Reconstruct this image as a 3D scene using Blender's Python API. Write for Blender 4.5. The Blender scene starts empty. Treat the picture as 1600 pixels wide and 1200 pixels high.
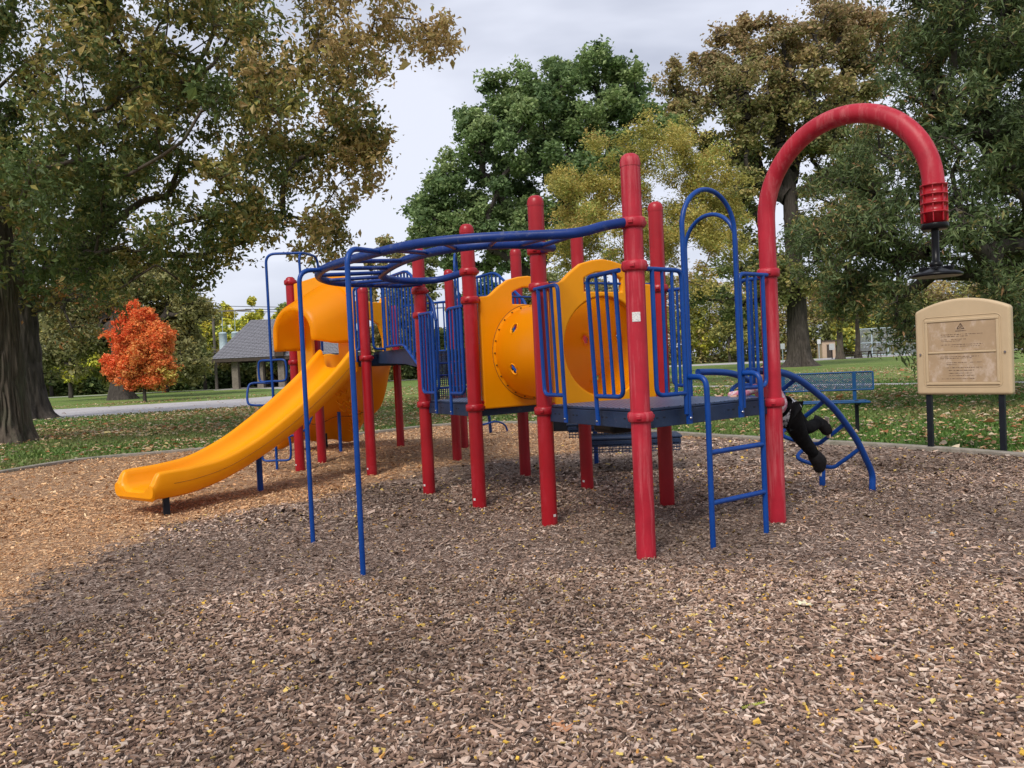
import bpy, bmesh, math, random
import numpy as np
from mathutils import Vector, Matrix
S = bpy.context.scene
C = S.collection
rad = math.radians
RG = np.random.default_rng(7)
random.seed(7)

# ------------------------------------------------------------------ camera
F, H = 1200.0, 1.215
PITCH, ROLL = rad(1.48), rad(2.64)
cp_, sp_, cr_, sr_ = math.cos(PITCH), math.sin(PITCH), math.cos(ROLL), math.sin(ROLL)
fwd = Vector((0, cp_, -sp_)); upp = Vector((0, sp_, cp_)); rgt = Vector((1, 0, 0))
cx_ = rgt * cr_ - upp * sr_; cy_ = rgt * sr_ + upp * cr_
M = Matrix(((cx_.x, cy_.x, -fwd.x, 0), (cx_.y, cy_.y, -fwd.y, 0), (cx_.z, cy_.z, -fwd.z, H), (0, 0, 0, 1)))
cam = bpy.data.cameras.new('camera'); camo = bpy.data.objects.new('camera', cam); C.objects.link(camo)
camo.matrix_world = M
cam.sensor_width = 36; cam.lens = F / 1600 * 36; cam.clip_start = 0.05; cam.clip_end = 2000
S.camera = camo

# ------------------------------------------------------------------ world: overcast sky
SUN_EL, SUN_AZ = rad(48), rad(205)
W = bpy.data.worlds.new("World"); S.world = W; W.use_nodes = True
nt = W.node_tree; N = nt.nodes; L = nt.links
for n in list(N): N.remove(n)
out = N.new('ShaderNodeOutputWorld'); bg = N.new('ShaderNodeBackground'); bg.inputs[1].default_value = 0.1
sky = N.new('ShaderNodeTexSky'); sky.sky_type = 'NISHITA'; sky.sun_disc = False
sky.sun_elevation = SUN_EL; sky.sun_rotation = SUN_AZ; sky.air_density = 1.0; sky.dust_density = 2.0
tc = N.new('ShaderNodeTexCoord'); mp = N.new('ShaderNodeMapping'); mp.inputs['Scale'].default_value = (1, 1, 2.6)
nz = N.new('ShaderNodeTexNoise'); nz.inputs['Scale'].default_value = 1.7; nz.inputs['Detail'].default_value = 5; nz.inputs['Roughness'].default_value = .5
nz.inputs['Distortion'].default_value = .35
rp = N.new('ShaderNodeValToRGB')
rp.color_ramp.elements[0].position = .40; rp.color_ramp.elements[0].color = (2.45, 2.62, 3.2, 1)
rp.color_ramp.elements[1].position = .60; rp.color_ramp.elements[1].color = (4.35, 4.5, 5.1, 1)
mx = N.new('ShaderNodeMix'); mx.data_type = 'RGBA'; mx.inputs[0].default_value = .93
L.new(tc.outputs['Generated'], mp.inputs[0]); L.new(mp.outputs[0], nz.inputs[0]); L.new(nz.outputs[0], rp.inputs[0])
L.new(sky.outputs[0], mx.inputs[6]); L.new(rp.outputs[0], mx.inputs[7]); L.new(mx.outputs[2], bg.inputs[0]); L.new(bg.outputs[0], out.inputs[0])

sun = bpy.data.lights.new('sun', 'SUN'); sun.energy = 1.5; sun.angle = rad(22); sun.color = (1, .94, .86)
suno = bpy.data.objects.new('sun', sun); C.objects.link(suno)
sd = Vector((math.sin(SUN_AZ) * math.cos(SUN_EL), math.cos(SUN_AZ) * math.cos(SUN_EL), math.sin(SUN_EL)))
suno.rotation_euler = (-sd).to_track_quat('-Z', 'Y').to_euler()
suno.location = sd * 60
S.view_settings.view_transform = 'Standard'; S.view_settings.look = 'None'; S.view_settings.gamma = 1
S.view_settings.use_curve_mapping = False; S.view_settings.exposure = 1.0

# ------------------------------------------------------------------ helpers
def ray(px, py):
    u = (px - 800) / F; v = -(py - 600) / F
    a = u * cr_ + v * sr_; b = -u * sr_ + v * cr_
    return np.array([a, cp_ + b * sp_, -sp_ + b * cp_])
def at_z(px, py, z=0.0):
    d = ray(px, py); t = (z - H) / d[2]; return np.array([0, 0, H]) + d * t
def at_y(px, py, Y):
    d = ray(px, py); return np.array([0, 0, H]) + d * (Y / d[1])
def on_plane(A, n, px, py):
    n = np.array(n, float) / np.hypot(*n); NN = np.array([-n[1], n[0], 0]); d = ray(px, py); o = np.array([0, 0, H])
    t = ((np.array([A[0], A[1], 0]) - o) @ NN) / (d @ NN); return o + d * t

def setp(o, label=None, cat=None, group=None, kind=None):
    if label: o['label'] = label
    if cat: o['category'] = cat
    if group: o['group'] = group
    if kind: o['kind'] = kind
    return o
def empty(name, loc, label, cat, group=None):
    o = bpy.data.objects.new(name, None); C.objects.link(o); o.location = loc
    o.empty_display_size = .2
    return setp(o, label, cat, group)
def link(name, me, mat, parent=None, smooth=False):
    if mat and not me.materials: me.materials.append(mat)
    o = bpy.data.objects.new(name, me); C.objects.link(o)
    if parent is not None:
        o.parent = parent
        o.matrix_parent_inverse = Matrix.Translation(-world_loc(parent))
    if smooth: me.shade_smooth()
    return o
def world_loc(o):
    # parents are never rotated or scaled here: world location is the sum down the chain
    if o.type == 'EMPTY' and o.parent is None: return Vector(o.location)
    if o.parent is None: return Vector(o.location)
    return Vector((0, 0, 0)) if not o.get('_abs') else Vector(o.location)

class MB:
    def __init__(s): s.v = []; s.f = []; s.sm = []
    def add(s, vs, fs, smooth=False):
        b = len(s.v); s.v += [tuple(map(float, p)) for p in vs]
        s.f += [tuple(i + b for i in f) for f in fs]; s.sm += [smooth] * len(fs)
    def box(s, c, size, rz=0, M3=None):
        hx, hy, hz = [q / 2 for q in size]; c = Vector(c)
        R = M3 if M3 is not None else Matrix.Rotation(rz, 3, 'Z')
        P = [c + R @ Vector((x, y, z)) for x in (-hx, hx) for y in (-hy, hy) for z in (-hz, hz)]
        s.add(P, [(0, 1, 3, 2), (4, 6, 7, 5), (0, 4, 5, 1), (2, 3, 7, 6), (0, 2, 6, 4), (1, 5, 7, 3)])
    def tube(s, pts, r, n=12, cap=True, closed=False):
        pts = [Vector(p) for p in pts]; m = len(pts)
        rs = r if hasattr(r, '__len__') else [r] * m
        T = []
        for i in range(m):
            if closed: t = pts[(i + 1) % m] - pts[i - 1]
            else: t = pts[min(i + 1, m - 1)] - pts[max(i - 1, 0)]
            T.append(t.normalized() if t.length > 1e-9 else Vector((0, 0, 1)))
        a = Vector((0, 0, 1)) if abs(T[0].z) < .9 else Vector((1, 0, 0))
        u = T[0].cross(a).normalized(); vs = []
        for i in range(m):
            if i: u = (u - T[i] * u.dot(T[i])).normalized()
            w = T[i].cross(u)
            for k in range(n):
                q = 2 * math.pi * k / n
                vs.append(pts[i] + (u * math.cos(q) + w * math.sin(q)) * rs[i])
        fs = []
        for i in range(m if closed else m - 1):
            j = (i + 1) % m
            for k in range(n):
                k2 = (k + 1) % n; fs.append((i * n + k, i * n + k2, j * n + k2, j * n + k))
        s.add(vs, fs, True)
        if cap and not closed:
            s.add(vs[:n][::-1], [tuple(range(n))]); s.add(vs[-n:], [tuple(range(n))])
    def lathe(s, c, prof, n=24):
        c = Vector(c); vs = []
        for (r, z) in prof:
            for k in range(n):
                q = 2 * math.pi * k / n; vs.append(c + Vector((r * math.cos(q), r * math.sin(q), z)))
        fs = [(i * n + k, i * n + (k + 1) % n, (i + 1) * n + (k + 1) % n, (i + 1) * n + k) for i in range(len(prof) - 1) for k in range(n)]
        s.add(vs, fs, True)
    def prism(s, poly, z0, z1):
        n = len(poly); vs = [(x, y, z0) for x, y in poly] + [(x, y, z1) for x, y in poly]
        s.add(vs, [tuple(range(n))[::-1], tuple(range(n, 2 * n))] + [(i, (i + 1) % n, n + (i + 1) % n, n + i) for i in range(n)])
    def mesh(s, name):
        me = bpy.data.meshes.new(name); me.from_pydata(s.v, [], s.f)
        me.polygons.foreach_set('use_smooth', s.sm); me.update(); return me
    def build(s, name, mat, parent=None, **k):
        return setp(link(name, s.mesh(name), mat, parent), **k)
def bevel(o, w=.006, seg=2, ang=35):
    m = o.modifiers.new('bevel', 'BEVEL'); m.width = w; m.segments = seg; m.limit_method = 'ANGLE'; m.angle_limit = rad(ang)
    m.harden_normals = False
    return o
def fillet(pts, r, n=5):
    pts = [Vector(p) for p in pts]; out = [pts[0]]
    for i in range(1, len(pts) - 1):
        a, b, c = pts[i - 1], pts[i], pts[i + 1]
        d1 = (a - b); d2 = (c - b); rr = min(r, d1.length * .48, d2.length * .48)
        p = b + d1.normalized() * rr; q = b + d2.normalized() * rr
        for k in range(n + 1):
            t = k / n; out.append(p * (1 - t) ** 2 + b * 2 * t * (1 - t) + q * t * t)
    out.append(pts[-1]); return out
def crom(pts, n=6, closed=False):
    P = [Vector(p) for p in pts]; m = len(P); out = []
    rng = range(m) if closed else range(m - 1)
    for i in rng:
        if closed: a, b, c, d = P[i - 1], P[i], P[(i + 1) % m], P[(i + 2) % m]
        else: a, b, c, d = P[max(i - 1, 0)], P[i], P[i + 1], P[min(i + 2, m - 1)]
        for k in range(n):
            t = k / n
            out.append(.5 * ((2 * b) + (c - a) * t + (2 * a - 5 * b + 4 * c - d) * t * t + (-a + 3 * b - 3 * c + d) * t ** 3))
    if not closed: out.append(P[-1])
    return out
def np_mesh(name, V, Fc, col=None, smooth=False):
    V = np.asarray(V, np.float32); Fc = np.asarray(Fc, np.int32); k = Fc.shape[1]
    me = bpy.data.meshes.new(name)
    me.vertices.add(len(V)); me.vertices.foreach_set('co', V.ravel())
    me.loops.add(Fc.size); me.loops.foreach_set('vertex_index', Fc.ravel())
    me.polygons.add(len(Fc)); me.polygons.foreach_set('loop_start', np.arange(0, Fc.size, k, dtype=np.int32))
    me.polygons.foreach_set('use_smooth', np.full(len(Fc), smooth))
    me.update(calc_edges=True)
    if col is not None:
        a = me.color_attributes.new('tint', 'FLOAT_COLOR', 'POINT')
        c4 = np.ones((len(V), 4), np.float32); c4[:, :3] = col; a.data.foreach_set('color', c4.ravel())
    return me
def vnoise(x, y, seed=0):
    xi = np.floor(x).astype(np.int64); yi = np.floor(y).astype(np.int64); xf = x - xi; yf = y - yi
    def h(i, j):
        n = (i * 374761393 + j * 668265263 + seed * 974711) & 0xffffffff
        n = ((n ^ (n >> 13)) * 1274126177) & 0xffffffff
        return ((n ^ (n >> 16)) & 0xffff) / 65535.
    xf = xf * xf * (3 - 2 * xf); yf = yf * yf * (3 - 2 * yf)
    return (h(xi, yi) * (1 - xf) + h(xi + 1, yi) * xf) * (1 - yf) + (h(xi, yi + 1) * (1 - xf) + h(xi + 1, yi + 1) * xf) * yf
def fbm(x, y, seed=0, o=4):
    s = 0; a = .5
    for i in range(o): s = s + a * vnoise(x * 2 ** i, y * 2 ** i, seed + i); a *= .5
    return s

# ------------------------------------------------------------------ materials
def mat(name, col, rough=.5, var=.12, nscale=6, bump=0, bscale=80, spec=.3, metal=0, wear=None, coat=0, stretch=None):
    m = bpy.data.materials.new(name); m.use_nodes = True; nt = m.node_tree; n = nt.nodes; l = nt.links
    b = n['Principled BSDF']; b.inputs['Roughness'].default_value = rough; b.inputs['Metallic'].default_value = metal
    b.inputs['Specular IOR Level'].default_value = spec; b.inputs['Coat Weight'].default_value = coat; b.inputs['Coat Roughness'].default_value = .25
    tc = n.new('ShaderNodeTexCoord'); src = tc.outputs['Object']
    if stretch:
        mp = n.new('ShaderNodeMapping'); mp.inputs['Scale'].default_value = stretch; l.new(src, mp.inputs[0]); src = mp.outputs[0]
    nz = n.new('ShaderNodeTexNoise'); nz.inputs['Scale'].default_value = nscale; nz.inputs['Detail'].default_value = 6; nz.inputs['Roughness'].default_value = .65
    l.new(src, nz.inputs[0])
    r = n.new('ShaderNodeValToRGB'); r.color_ramp.elements[0].position = .3; r.color_ramp.elements[1].position = .7
    r.color_ramp.elements[0].color = tuple(c * (1 - var) for c in col) + (1,)
    r.color_ramp.elements[1].color = tuple(min(1, c * (1 + var) + .02 * var) for c in col) + (1,)
    l.new(nz.outputs[0], r.inputs[0]); last = r.outputs[0]
    if wear:
        wc, lo, hi, ws, wst = wear
        mp2 = n.new('ShaderNodeMapping'); mp2.inputs['Scale'].default_value = wst; l.new(tc.outputs['Object'], mp2.inputs[0])
        w = n.new('ShaderNodeTexNoise'); w.inputs['Scale'].default_value = ws; w.inputs['Detail'].default_value = 8; w.inputs['Roughness'].default_value = .7
        l.new(mp2.outputs[0], w.inputs[0])
        wr = n.new('ShaderNodeMapRange'); wr.inputs[1].default_value = lo; wr.inputs[2].default_value = hi; l.new(w.outputs[0], wr.inputs[0])
        mx = n.new('ShaderNodeMix'); mx.data_type = 'RGBA'; mx.inputs[7].default_value = tuple(wc) + (1,)
        l.new(wr.outputs[0], mx.inputs[0]); l.new(last, mx.inputs[6]); last = mx.outputs[2]
        rr = n.new('ShaderNodeMapRange'); rr.inputs[3].default_value = rough; rr.inputs[4].default_value = min(1, rough + .25)
        l.new(wr.outputs[0], rr.inputs[0]); l.new(rr.outputs[0], b.inputs['Roughness'])
    l.new(last, b.inputs['Base Color'])
    if bump:
        bz = n.new('ShaderNodeTexNoise'); bz.inputs['Scale'].default_value = bscale; bz.inputs['Detail'].default_value = 4; l.new(src, bz.inputs[0])
        bn = n.new('ShaderNodeBump'); bn.inputs['Strength'].default_value = bump; bn.inputs['Distance'].default_value = .01
        l.new(bz.outputs[0], bn.inputs['Height']); l.new(bn.outputs[0], b.inputs['Normal'])
    return m
RED = mat('red_paint', (.33, .005, .012), .34, .14, 4, .05, 60, spec=.4, wear=((.42, .03, .045), .56, .85, 9, (1, 1, .35)))
REDW = mat('faded_red_paint', (.40, .012, .028), .46, .16, 5, .1, 70, spec=.35, wear=((.55, .13, .14), .5, .78, 11, (2.4, 2.4, .18)))
BLUE = mat('blue_paint', (.0015, .045, .24), .36, .16, 6, .05, 70, wear=((.006, .075, .25), .58, .85, 14, (1, 1, .5)))
BLUED = mat('worn_blue_paint', (.003, .027, .165), .42, .2, 6, .06, 70, wear=((.10, .12, .2), .56, .74, 16, (1, 1, 1)))
NAVY = mat('navy_vinyl', (.015, .030, .07), .5, .2, 8, .15, 120, wear=((.12, .14, .18), .6, .8, 14, (1, 1, 1)))
YEL = mat('yellow_plastic', (.93, .36, .001), .36, .04, 3, .03, 40, wear=((.95, .37, .02), .58, .85, 6, (1, 1, 1)))
def glow_through(m, col, f):   # moulded plastic lets some daylight through
    n, l = m.node_tree.nodes, m.node_tree.links; t = n.new('ShaderNodeBsdfTranslucent'); t.inputs[0].default_value = col; x = n.new('ShaderNodeMixShader'); x.inputs[0].default_value = f
    l.new(n['Principled BSDF'].outputs[0], x.inputs[1]); l.new(t.outputs[0], x.inputs[2]); l.new(x.outputs[0], n['Material Output'].inputs[0])
glow_through(YEL, (.95, .33, .002, 1), .16)
YELT = mat('thin_yellow_plastic', (.93, .39, .002), .33, .04, 3, .03, 40); glow_through(YELT, (1, .66, .06, 1), .55)
TAN = mat('tan_plastic', (.52, .39, .24), .5, .05, 4, .05, 60)
TANP = mat('tan_placard', (.40, .28, .17), .6, .08, 6, 0, 60, wear=((.52, .40, .30), .5, .62, 7, (1, 1, .7)))
BLK = mat('black_plastic', (.005, .005, .006), .3, .2, 10, spec=.18)
BLKP = mat('black_post_paint', (.008, .010, .015), .5, .2, 10, spec=.2)
INK = mat('dark_print', (.06, .04, .03), .7, .3, 60, wear=((.35, .24, .15), .45, .62, 40, (1, 1, 1)))
DKB = mat('dark_bolt', (.10, .06, .03), .5, .2, 20, metal=.6)
STEEL = mat('steel_bolt', (.55, .55, .55), .3, .1, 20, metal=1)
WHITE = mat('white_sticker', (.7, .68, .66), .5, .1, 60, wear=((.35, .34, .34), .52, .6, 90, (1, 1, 3)))
GRIME = mat('grimy_seam', (.30, .10, .01), .8, .5, 40)
HOLEM = mat('dark_slot', (.01, .012, .02), .8, .2, 10)
KERB = mat('kerb_timber', (.27, .24, .20), .9, .25, 9, .5, 60, stretch=(1, 1, 1), wear=((.14, .15, .10), .5, .7, 4, (1, 1, 1)))
CONC = mat('road_gravel', (.42, .40, .40), .95, .12, 3, .3, 30, wear=((.30, .28, .27), .5, .7, .6, (1, 1, 1)))
BENCHB = mat('bench_blue', (.006, .06, .17), .4, .15, 10)
FABB = mat('black_cloth', (.006, .006, .007), .9, .3, 20, .3, 90, spec=.1)
BOOT = mat('black_boot', (.008, .007, .008), .7, .3, 30, .2, 90, spec=.15)
SOLE = mat('boot_sole', (.5, .42, .33), .7, .1, 20)
SKIN = mat('skin', (.62, .36, .26), .5, .06, 10)
HAIR = mat('brown_hair', (.09, .04, .02), .6, .3, 30, .4, 60, stretch=(1, 1, .2))
PINK = mat('pink_patterned_cloth', (.62, .22, .30), .85, .1, 20, wear=((.72, .62, .64), .5, .53, 28, (1, 1, 1)))
GREYC = mat('grey_patterned_cloth', (.45, .45, .48), .85, .1, 20, wear=((.05, .05, .06), .5, .53, 32, (1, 1, 1)))
BARK = mat('bark', (.085, .066, .050), .95, .6, 13, 1, 22, stretch=(1, 1, .12), wear=((.10, .11, .07), .5, .75, 2, (1, 1, .5)))
BARKD = mat('dark_bark', (.055, .045, .037), .95, .55, 9, .9, 18, stretch=(1, 1, .14))
def leafmat(name, trans=.3, rough=.55):
    m = bpy.data.materials.new(name); m.use_nodes = True; nt = m.node_tree; n = nt.nodes; l = nt.links
    b = n['Principled BSDF']; b.inputs['Roughness'].default_value = rough; b.inputs['Specular IOR Level'].default_value = .35
    a = n.new('ShaderNodeAttribute'); a.attribute_name = 'tint'
    l.new(a.outputs['Color'], b.inputs['Base Color'])
    if trans:
        t = n.new('ShaderNodeBsdfTranslucent'); mxs = n.new('ShaderNodeMixShader'); mxs.inputs[0].default_value = trans
        l.new(a.outputs['Color'], t.inputs[0]); l.new(b.outputs[0], mxs.inputs[1]); l.new(t.outputs[0], mxs.inputs[2])
        l.new(mxs.outputs[0], n['Material Output'].inputs[0])
    return m
LEAF = leafmat('leaf'); CHIP = leafmat('wood_chip', 0, .9); DRY = leafmat('dry_leaf', .1, .8)

# ------------------------------------------------------------------ ground
def sheet(name, mat_, x0, x1, y0, y1, z):
    b = MB(); b.add([(x0, y0, z), (x1, y0, z), (x1, y1, z), (x0, y1, z)], [(0, 1, 2, 3)])
    return b.build(name, mat_, None, kind='structure')
def grass_mat():
    m = bpy.data.materials.new('lawn'); m.use_nodes = True; nt = m.node_tree; n = nt.nodes; l = nt.links
    b = n['Principled BSDF']; b.inputs['Roughness'].default_value = .95; b.inputs['Specular IOR Level'].default_value = .15
    tc = n.new('ShaderNodeTexCoord')
    def noise(s, d=5, r=.6):
        z = n.new('ShaderNodeTexNoise'); z.inputs['Scale'].default_value = s; z.inputs['Detail'].default_value = d; z.inputs['Roughness'].default_value = r
        l.new(tc.outputs['Object'], z.inputs[0]); return z.outputs[0]
    def ramp(src, *st):
        r = n.new('ShaderNodeValToRGB'); e = r.color_ramp.elements
        e[0].position, e[0].color = st[0][0], st[0][1] + (1,); e[1].position, e[1].color = st[-1][0], st[-1][1] + (1,)
        for p, c in st[1:-1]: q = e.new(p); q.color = c + (1,)
        l.new(src, r.inputs[0]); return r.outputs[0]
    g = ramp(noise(.35, 6), (.3, (.12, .17, .045)), (.5, (.14, .23, .055)), (.7, (.27, .28, .10)))
    f = ramp(noise(9, 8, .75), (.35, (.5, .5, .5)), (.65, (1.35, 1.3, 1.2)))
    mu = n.new('ShaderNodeMix'); mu.data_type = 'RGBA'; mu.blend_type = 'MULTIPLY'; mu.inputs[0].default_value = 1
    l.new(g, mu.inputs[6]); l.new(f, mu.inputs[7])
    v = n.new('ShaderNodeTexVoronoi'); v.inputs['Scale'].default_value = 4.2; l.new(tc.outputs['Object'], v.inputs[0])
    lt = n.new('ShaderNodeMath'); lt.operation = 'LESS_THAN'; lt.inputs[1].default_value = .26; l.new(v.outputs['Distance'], lt.inputs[0])
    big = ramp(noise(.12, 4), (.42, (0, 0, 0)), (.6, (1, 1, 1)))
    mm = n.new('ShaderNodeMath'); mm.operation = 'MULTIPLY'; l.new(lt.outputs[0], mm.inputs[0]); l.new(big, mm.inputs[1])
    m2 = n.new('ShaderNodeMix'); m2.data_type = 'RGBA'; m2.inputs[7].default_value = (.36, .27, .16, 1)
    l.new(mm.outputs[0], m2.inputs[0]); l.new(mu.outputs[2], m2.inputs[6]); l.new(m2.outputs[2], b.inputs['Base Color'])
    bn = n.new('ShaderNodeBump'); bn.inputs['Strength'].default_value = .6; bn.inputs['Distance'].default_value = .04
    l.new(noise(30, 4, .8), bn.inputs['Height']); l.new(bn.outputs[0], b.inputs['Normal'])
    return m
LAWN = grass_mat()
sheet('ground', LAWN, -900, 900, -60, 1500, -.012)
# kerb line of the play area (plan)
kpix = [(0, 738), (130, 718), (277, 705), (440, 691), (586, 675), (690, 664), (800, 660), (900, 664), (1060, 677), (1240, 688), (1400, 697), (1600, 712)]
kpl = [(-6.2, -4), (-7.6, 0), (-8.0, 5), (-7.7, 8.4)] + [tuple(at_z(x, y, .05)[:2]) for x, y in kpix] + [(5.95, 5.6), (6.3, 2), (5.6, -4)]
kcurve = [(p.x, p.y) for p in crom([(x, y, 0) for x, y in kpl], 8)]
KP = np.array(kcurve)
def inside(P, poly):
    x, y = P[:, 0], P[:, 1]; r = np.zeros(len(P), bool); n = len(poly); j = n - 1
    for i in range(n):
        xi, yi = poly[i]; xj, yj = poly[j]
        if yi != yj: r ^= ((yi > y) != (yj > y)) & (x < (xj - xi) * (y - yi) / (yj - yi) + xi)
        j = i
    return r
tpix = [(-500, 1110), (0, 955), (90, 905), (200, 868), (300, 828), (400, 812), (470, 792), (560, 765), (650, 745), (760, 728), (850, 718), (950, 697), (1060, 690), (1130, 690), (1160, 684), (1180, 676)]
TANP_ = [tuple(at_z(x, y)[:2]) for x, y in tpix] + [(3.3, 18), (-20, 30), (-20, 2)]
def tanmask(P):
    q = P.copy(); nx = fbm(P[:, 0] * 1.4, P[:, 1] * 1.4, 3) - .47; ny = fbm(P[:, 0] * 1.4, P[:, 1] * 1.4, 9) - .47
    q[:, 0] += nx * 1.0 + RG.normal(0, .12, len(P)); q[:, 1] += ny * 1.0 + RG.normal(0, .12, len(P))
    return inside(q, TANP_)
POSTS = dict(P1=(.76, 4.59), ARCH=(1.82, 5.37), P3=(.23, 5.61), P4=(-.32, 6.44), P5=(-.84, 7.34), P6=(-1.65, 8.77), P7=(-2.58, 10.23),
             P8=(-2.66, 9.46), P9=(-1.76, 11.84), P10=(-.74, 9.76), P11=(-.73, 11.15), P12=(.10, 8.17), P13=(.66, 7.15), P14=(1.21, 6.18))
def mz(x, y):
    z = .05 * (fbm(x * .9, y * .9, 5) - .47) + .03 * (fbm(x * 4, y * 4, 15, 3) - .47)
    for q in POSTS.values():
        d2 = (x - q[0]) ** 2 + (y - q[1]) ** 2; z = z - .012 * np.exp(-d2 / .05) + .010 * np.exp(-(np.sqrt(d2) - .3) ** 2 / .02)
    return z + .032
def mulch():
    xs = np.arange(-8.2, 6.6, .07); ys = np.arange(-4, 16.2, .07)
    X, Y = np.meshgrid(xs, ys); V = np.stack([X.ravel(), Y.ravel(), mz(X, Y).ravel()], 1)
    nx = len(xs); i, j = np.meshgrid(np.arange(nx - 1), np.arange(len(ys) - 1)); a = (j * nx + i).ravel()
    Fc = np.stack([a, a + 1, a + nx + 1, a + nx], 1)
    ins = inside(V[:, :2], KP); V[~ins, 2] = np.minimum(V[~ins, 2], -.02)
    ok = ins[Fc].any(1); Fc = Fc[ok]
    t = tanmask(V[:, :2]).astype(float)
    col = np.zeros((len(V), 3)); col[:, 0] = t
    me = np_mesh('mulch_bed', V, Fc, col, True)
    m = bpy.data.materials.new('mulch'); m.use_nodes = True; nt = m.node_tree; n = nt.nodes; l = nt.links
    b = n['Principled BSDF']; b.inputs['Roughness'].default_value = .95; b.inputs['Specular IOR Level'].default_value = .15
    at = n.new('ShaderNodeAttribute'); at.attribute_name = 'tint'; sp = n.new('ShaderNodeSeparateColor'); l.new(at.outputs['Color'], sp.inputs[0])
    tc = n.new('ShaderNodeTexCoord')
    cols = []
    nzr = n.new('ShaderNodeTexNoise'); nzr.inputs['Scale'].default_value = 14; l.new(tc.outputs['Object'], nzr.inputs[0])
    mpn = n.new('ShaderNodeMix'); mpn.data_type = 'RGBA'; mpn.blend_type = 'LINEAR_LIGHT'; mpn.inputs[0].default_value = .12
    l.new(tc.outputs['Object'], mpn.inputs[6]); l.new(nzr.outputs['Color'], mpn.inputs[7])
    vs = []
    for k, (rz, sc) in enumerate((((.5), (34, 95, 40)), ((2.1), (30, 90, 40)))):
        mp = n.new('ShaderNodeMapping'); mp.inputs['Rotation'].default_value = (0, 0, rz); mp.inputs['Scale'].default_value = sc
        l.new(mpn.outputs[2], mp.inputs[0])
        v = n.new('ShaderNodeTexVoronoi'); v.inputs['Scale'].default_value = 1; l.new(mp.outputs[0], v.inputs[0]); vs.append(v)
    md = n.new('ShaderNodeMix'); md.data_type = 'RGBA'
    nz = n.new('ShaderNodeTexNoise'); nz.inputs['Scale'].default_value = 25; l.new(tc.outputs['Object'], nz.inputs[0])
    st = n.new('ShaderNodeMapRange'); st.inputs[1].default_value = .47; st.inputs[2].default_value = .53; l.new(nz.outputs[0], st.inputs[0])
    l.new(st.outputs[0], md.inputs[0]); l.new(vs[0].outputs['Color'], md.inputs[6]); l.new(vs[1].outputs['Color'], md.inputs[7])
    s2 = n.new('ShaderNodeSeparateColor'); l.new(md.outputs[2], s2.inputs[0])
    def ramp(st_):
        r = n.new('ShaderNodeValToRGB'); e = r.color_ramp.elements; e[0].position, e[0].color = st_[0][0], st_[0][1] + (1,); e[1].position, e[1].color = st_[-1][0], st_[-1][1] + (1,)
        for p, c in st_[1:-1]: q = e.new(p); q.color = c + (1,)
        l.new(s2.outputs[0], r.inputs[0]); return r.outputs[0]
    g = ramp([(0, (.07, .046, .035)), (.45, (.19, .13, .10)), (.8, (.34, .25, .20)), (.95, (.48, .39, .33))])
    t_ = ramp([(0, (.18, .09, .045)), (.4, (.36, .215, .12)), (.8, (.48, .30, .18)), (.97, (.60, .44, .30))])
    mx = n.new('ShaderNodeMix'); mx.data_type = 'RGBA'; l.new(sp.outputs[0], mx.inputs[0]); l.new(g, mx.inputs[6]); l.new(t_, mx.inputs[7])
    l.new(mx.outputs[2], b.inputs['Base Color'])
    bn = n.new('ShaderNodeBump'); bn.inputs['Strength'].default_value = .9; bn.inputs['Distance'].default_value = .015
    l.new(s2.outputs[1], bn.inputs['Height']); l.new(bn.outputs[0], b.inputs['Normal'])
    setp(link('mulch_bed', me, m), kind='structure')
mulch()

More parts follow.
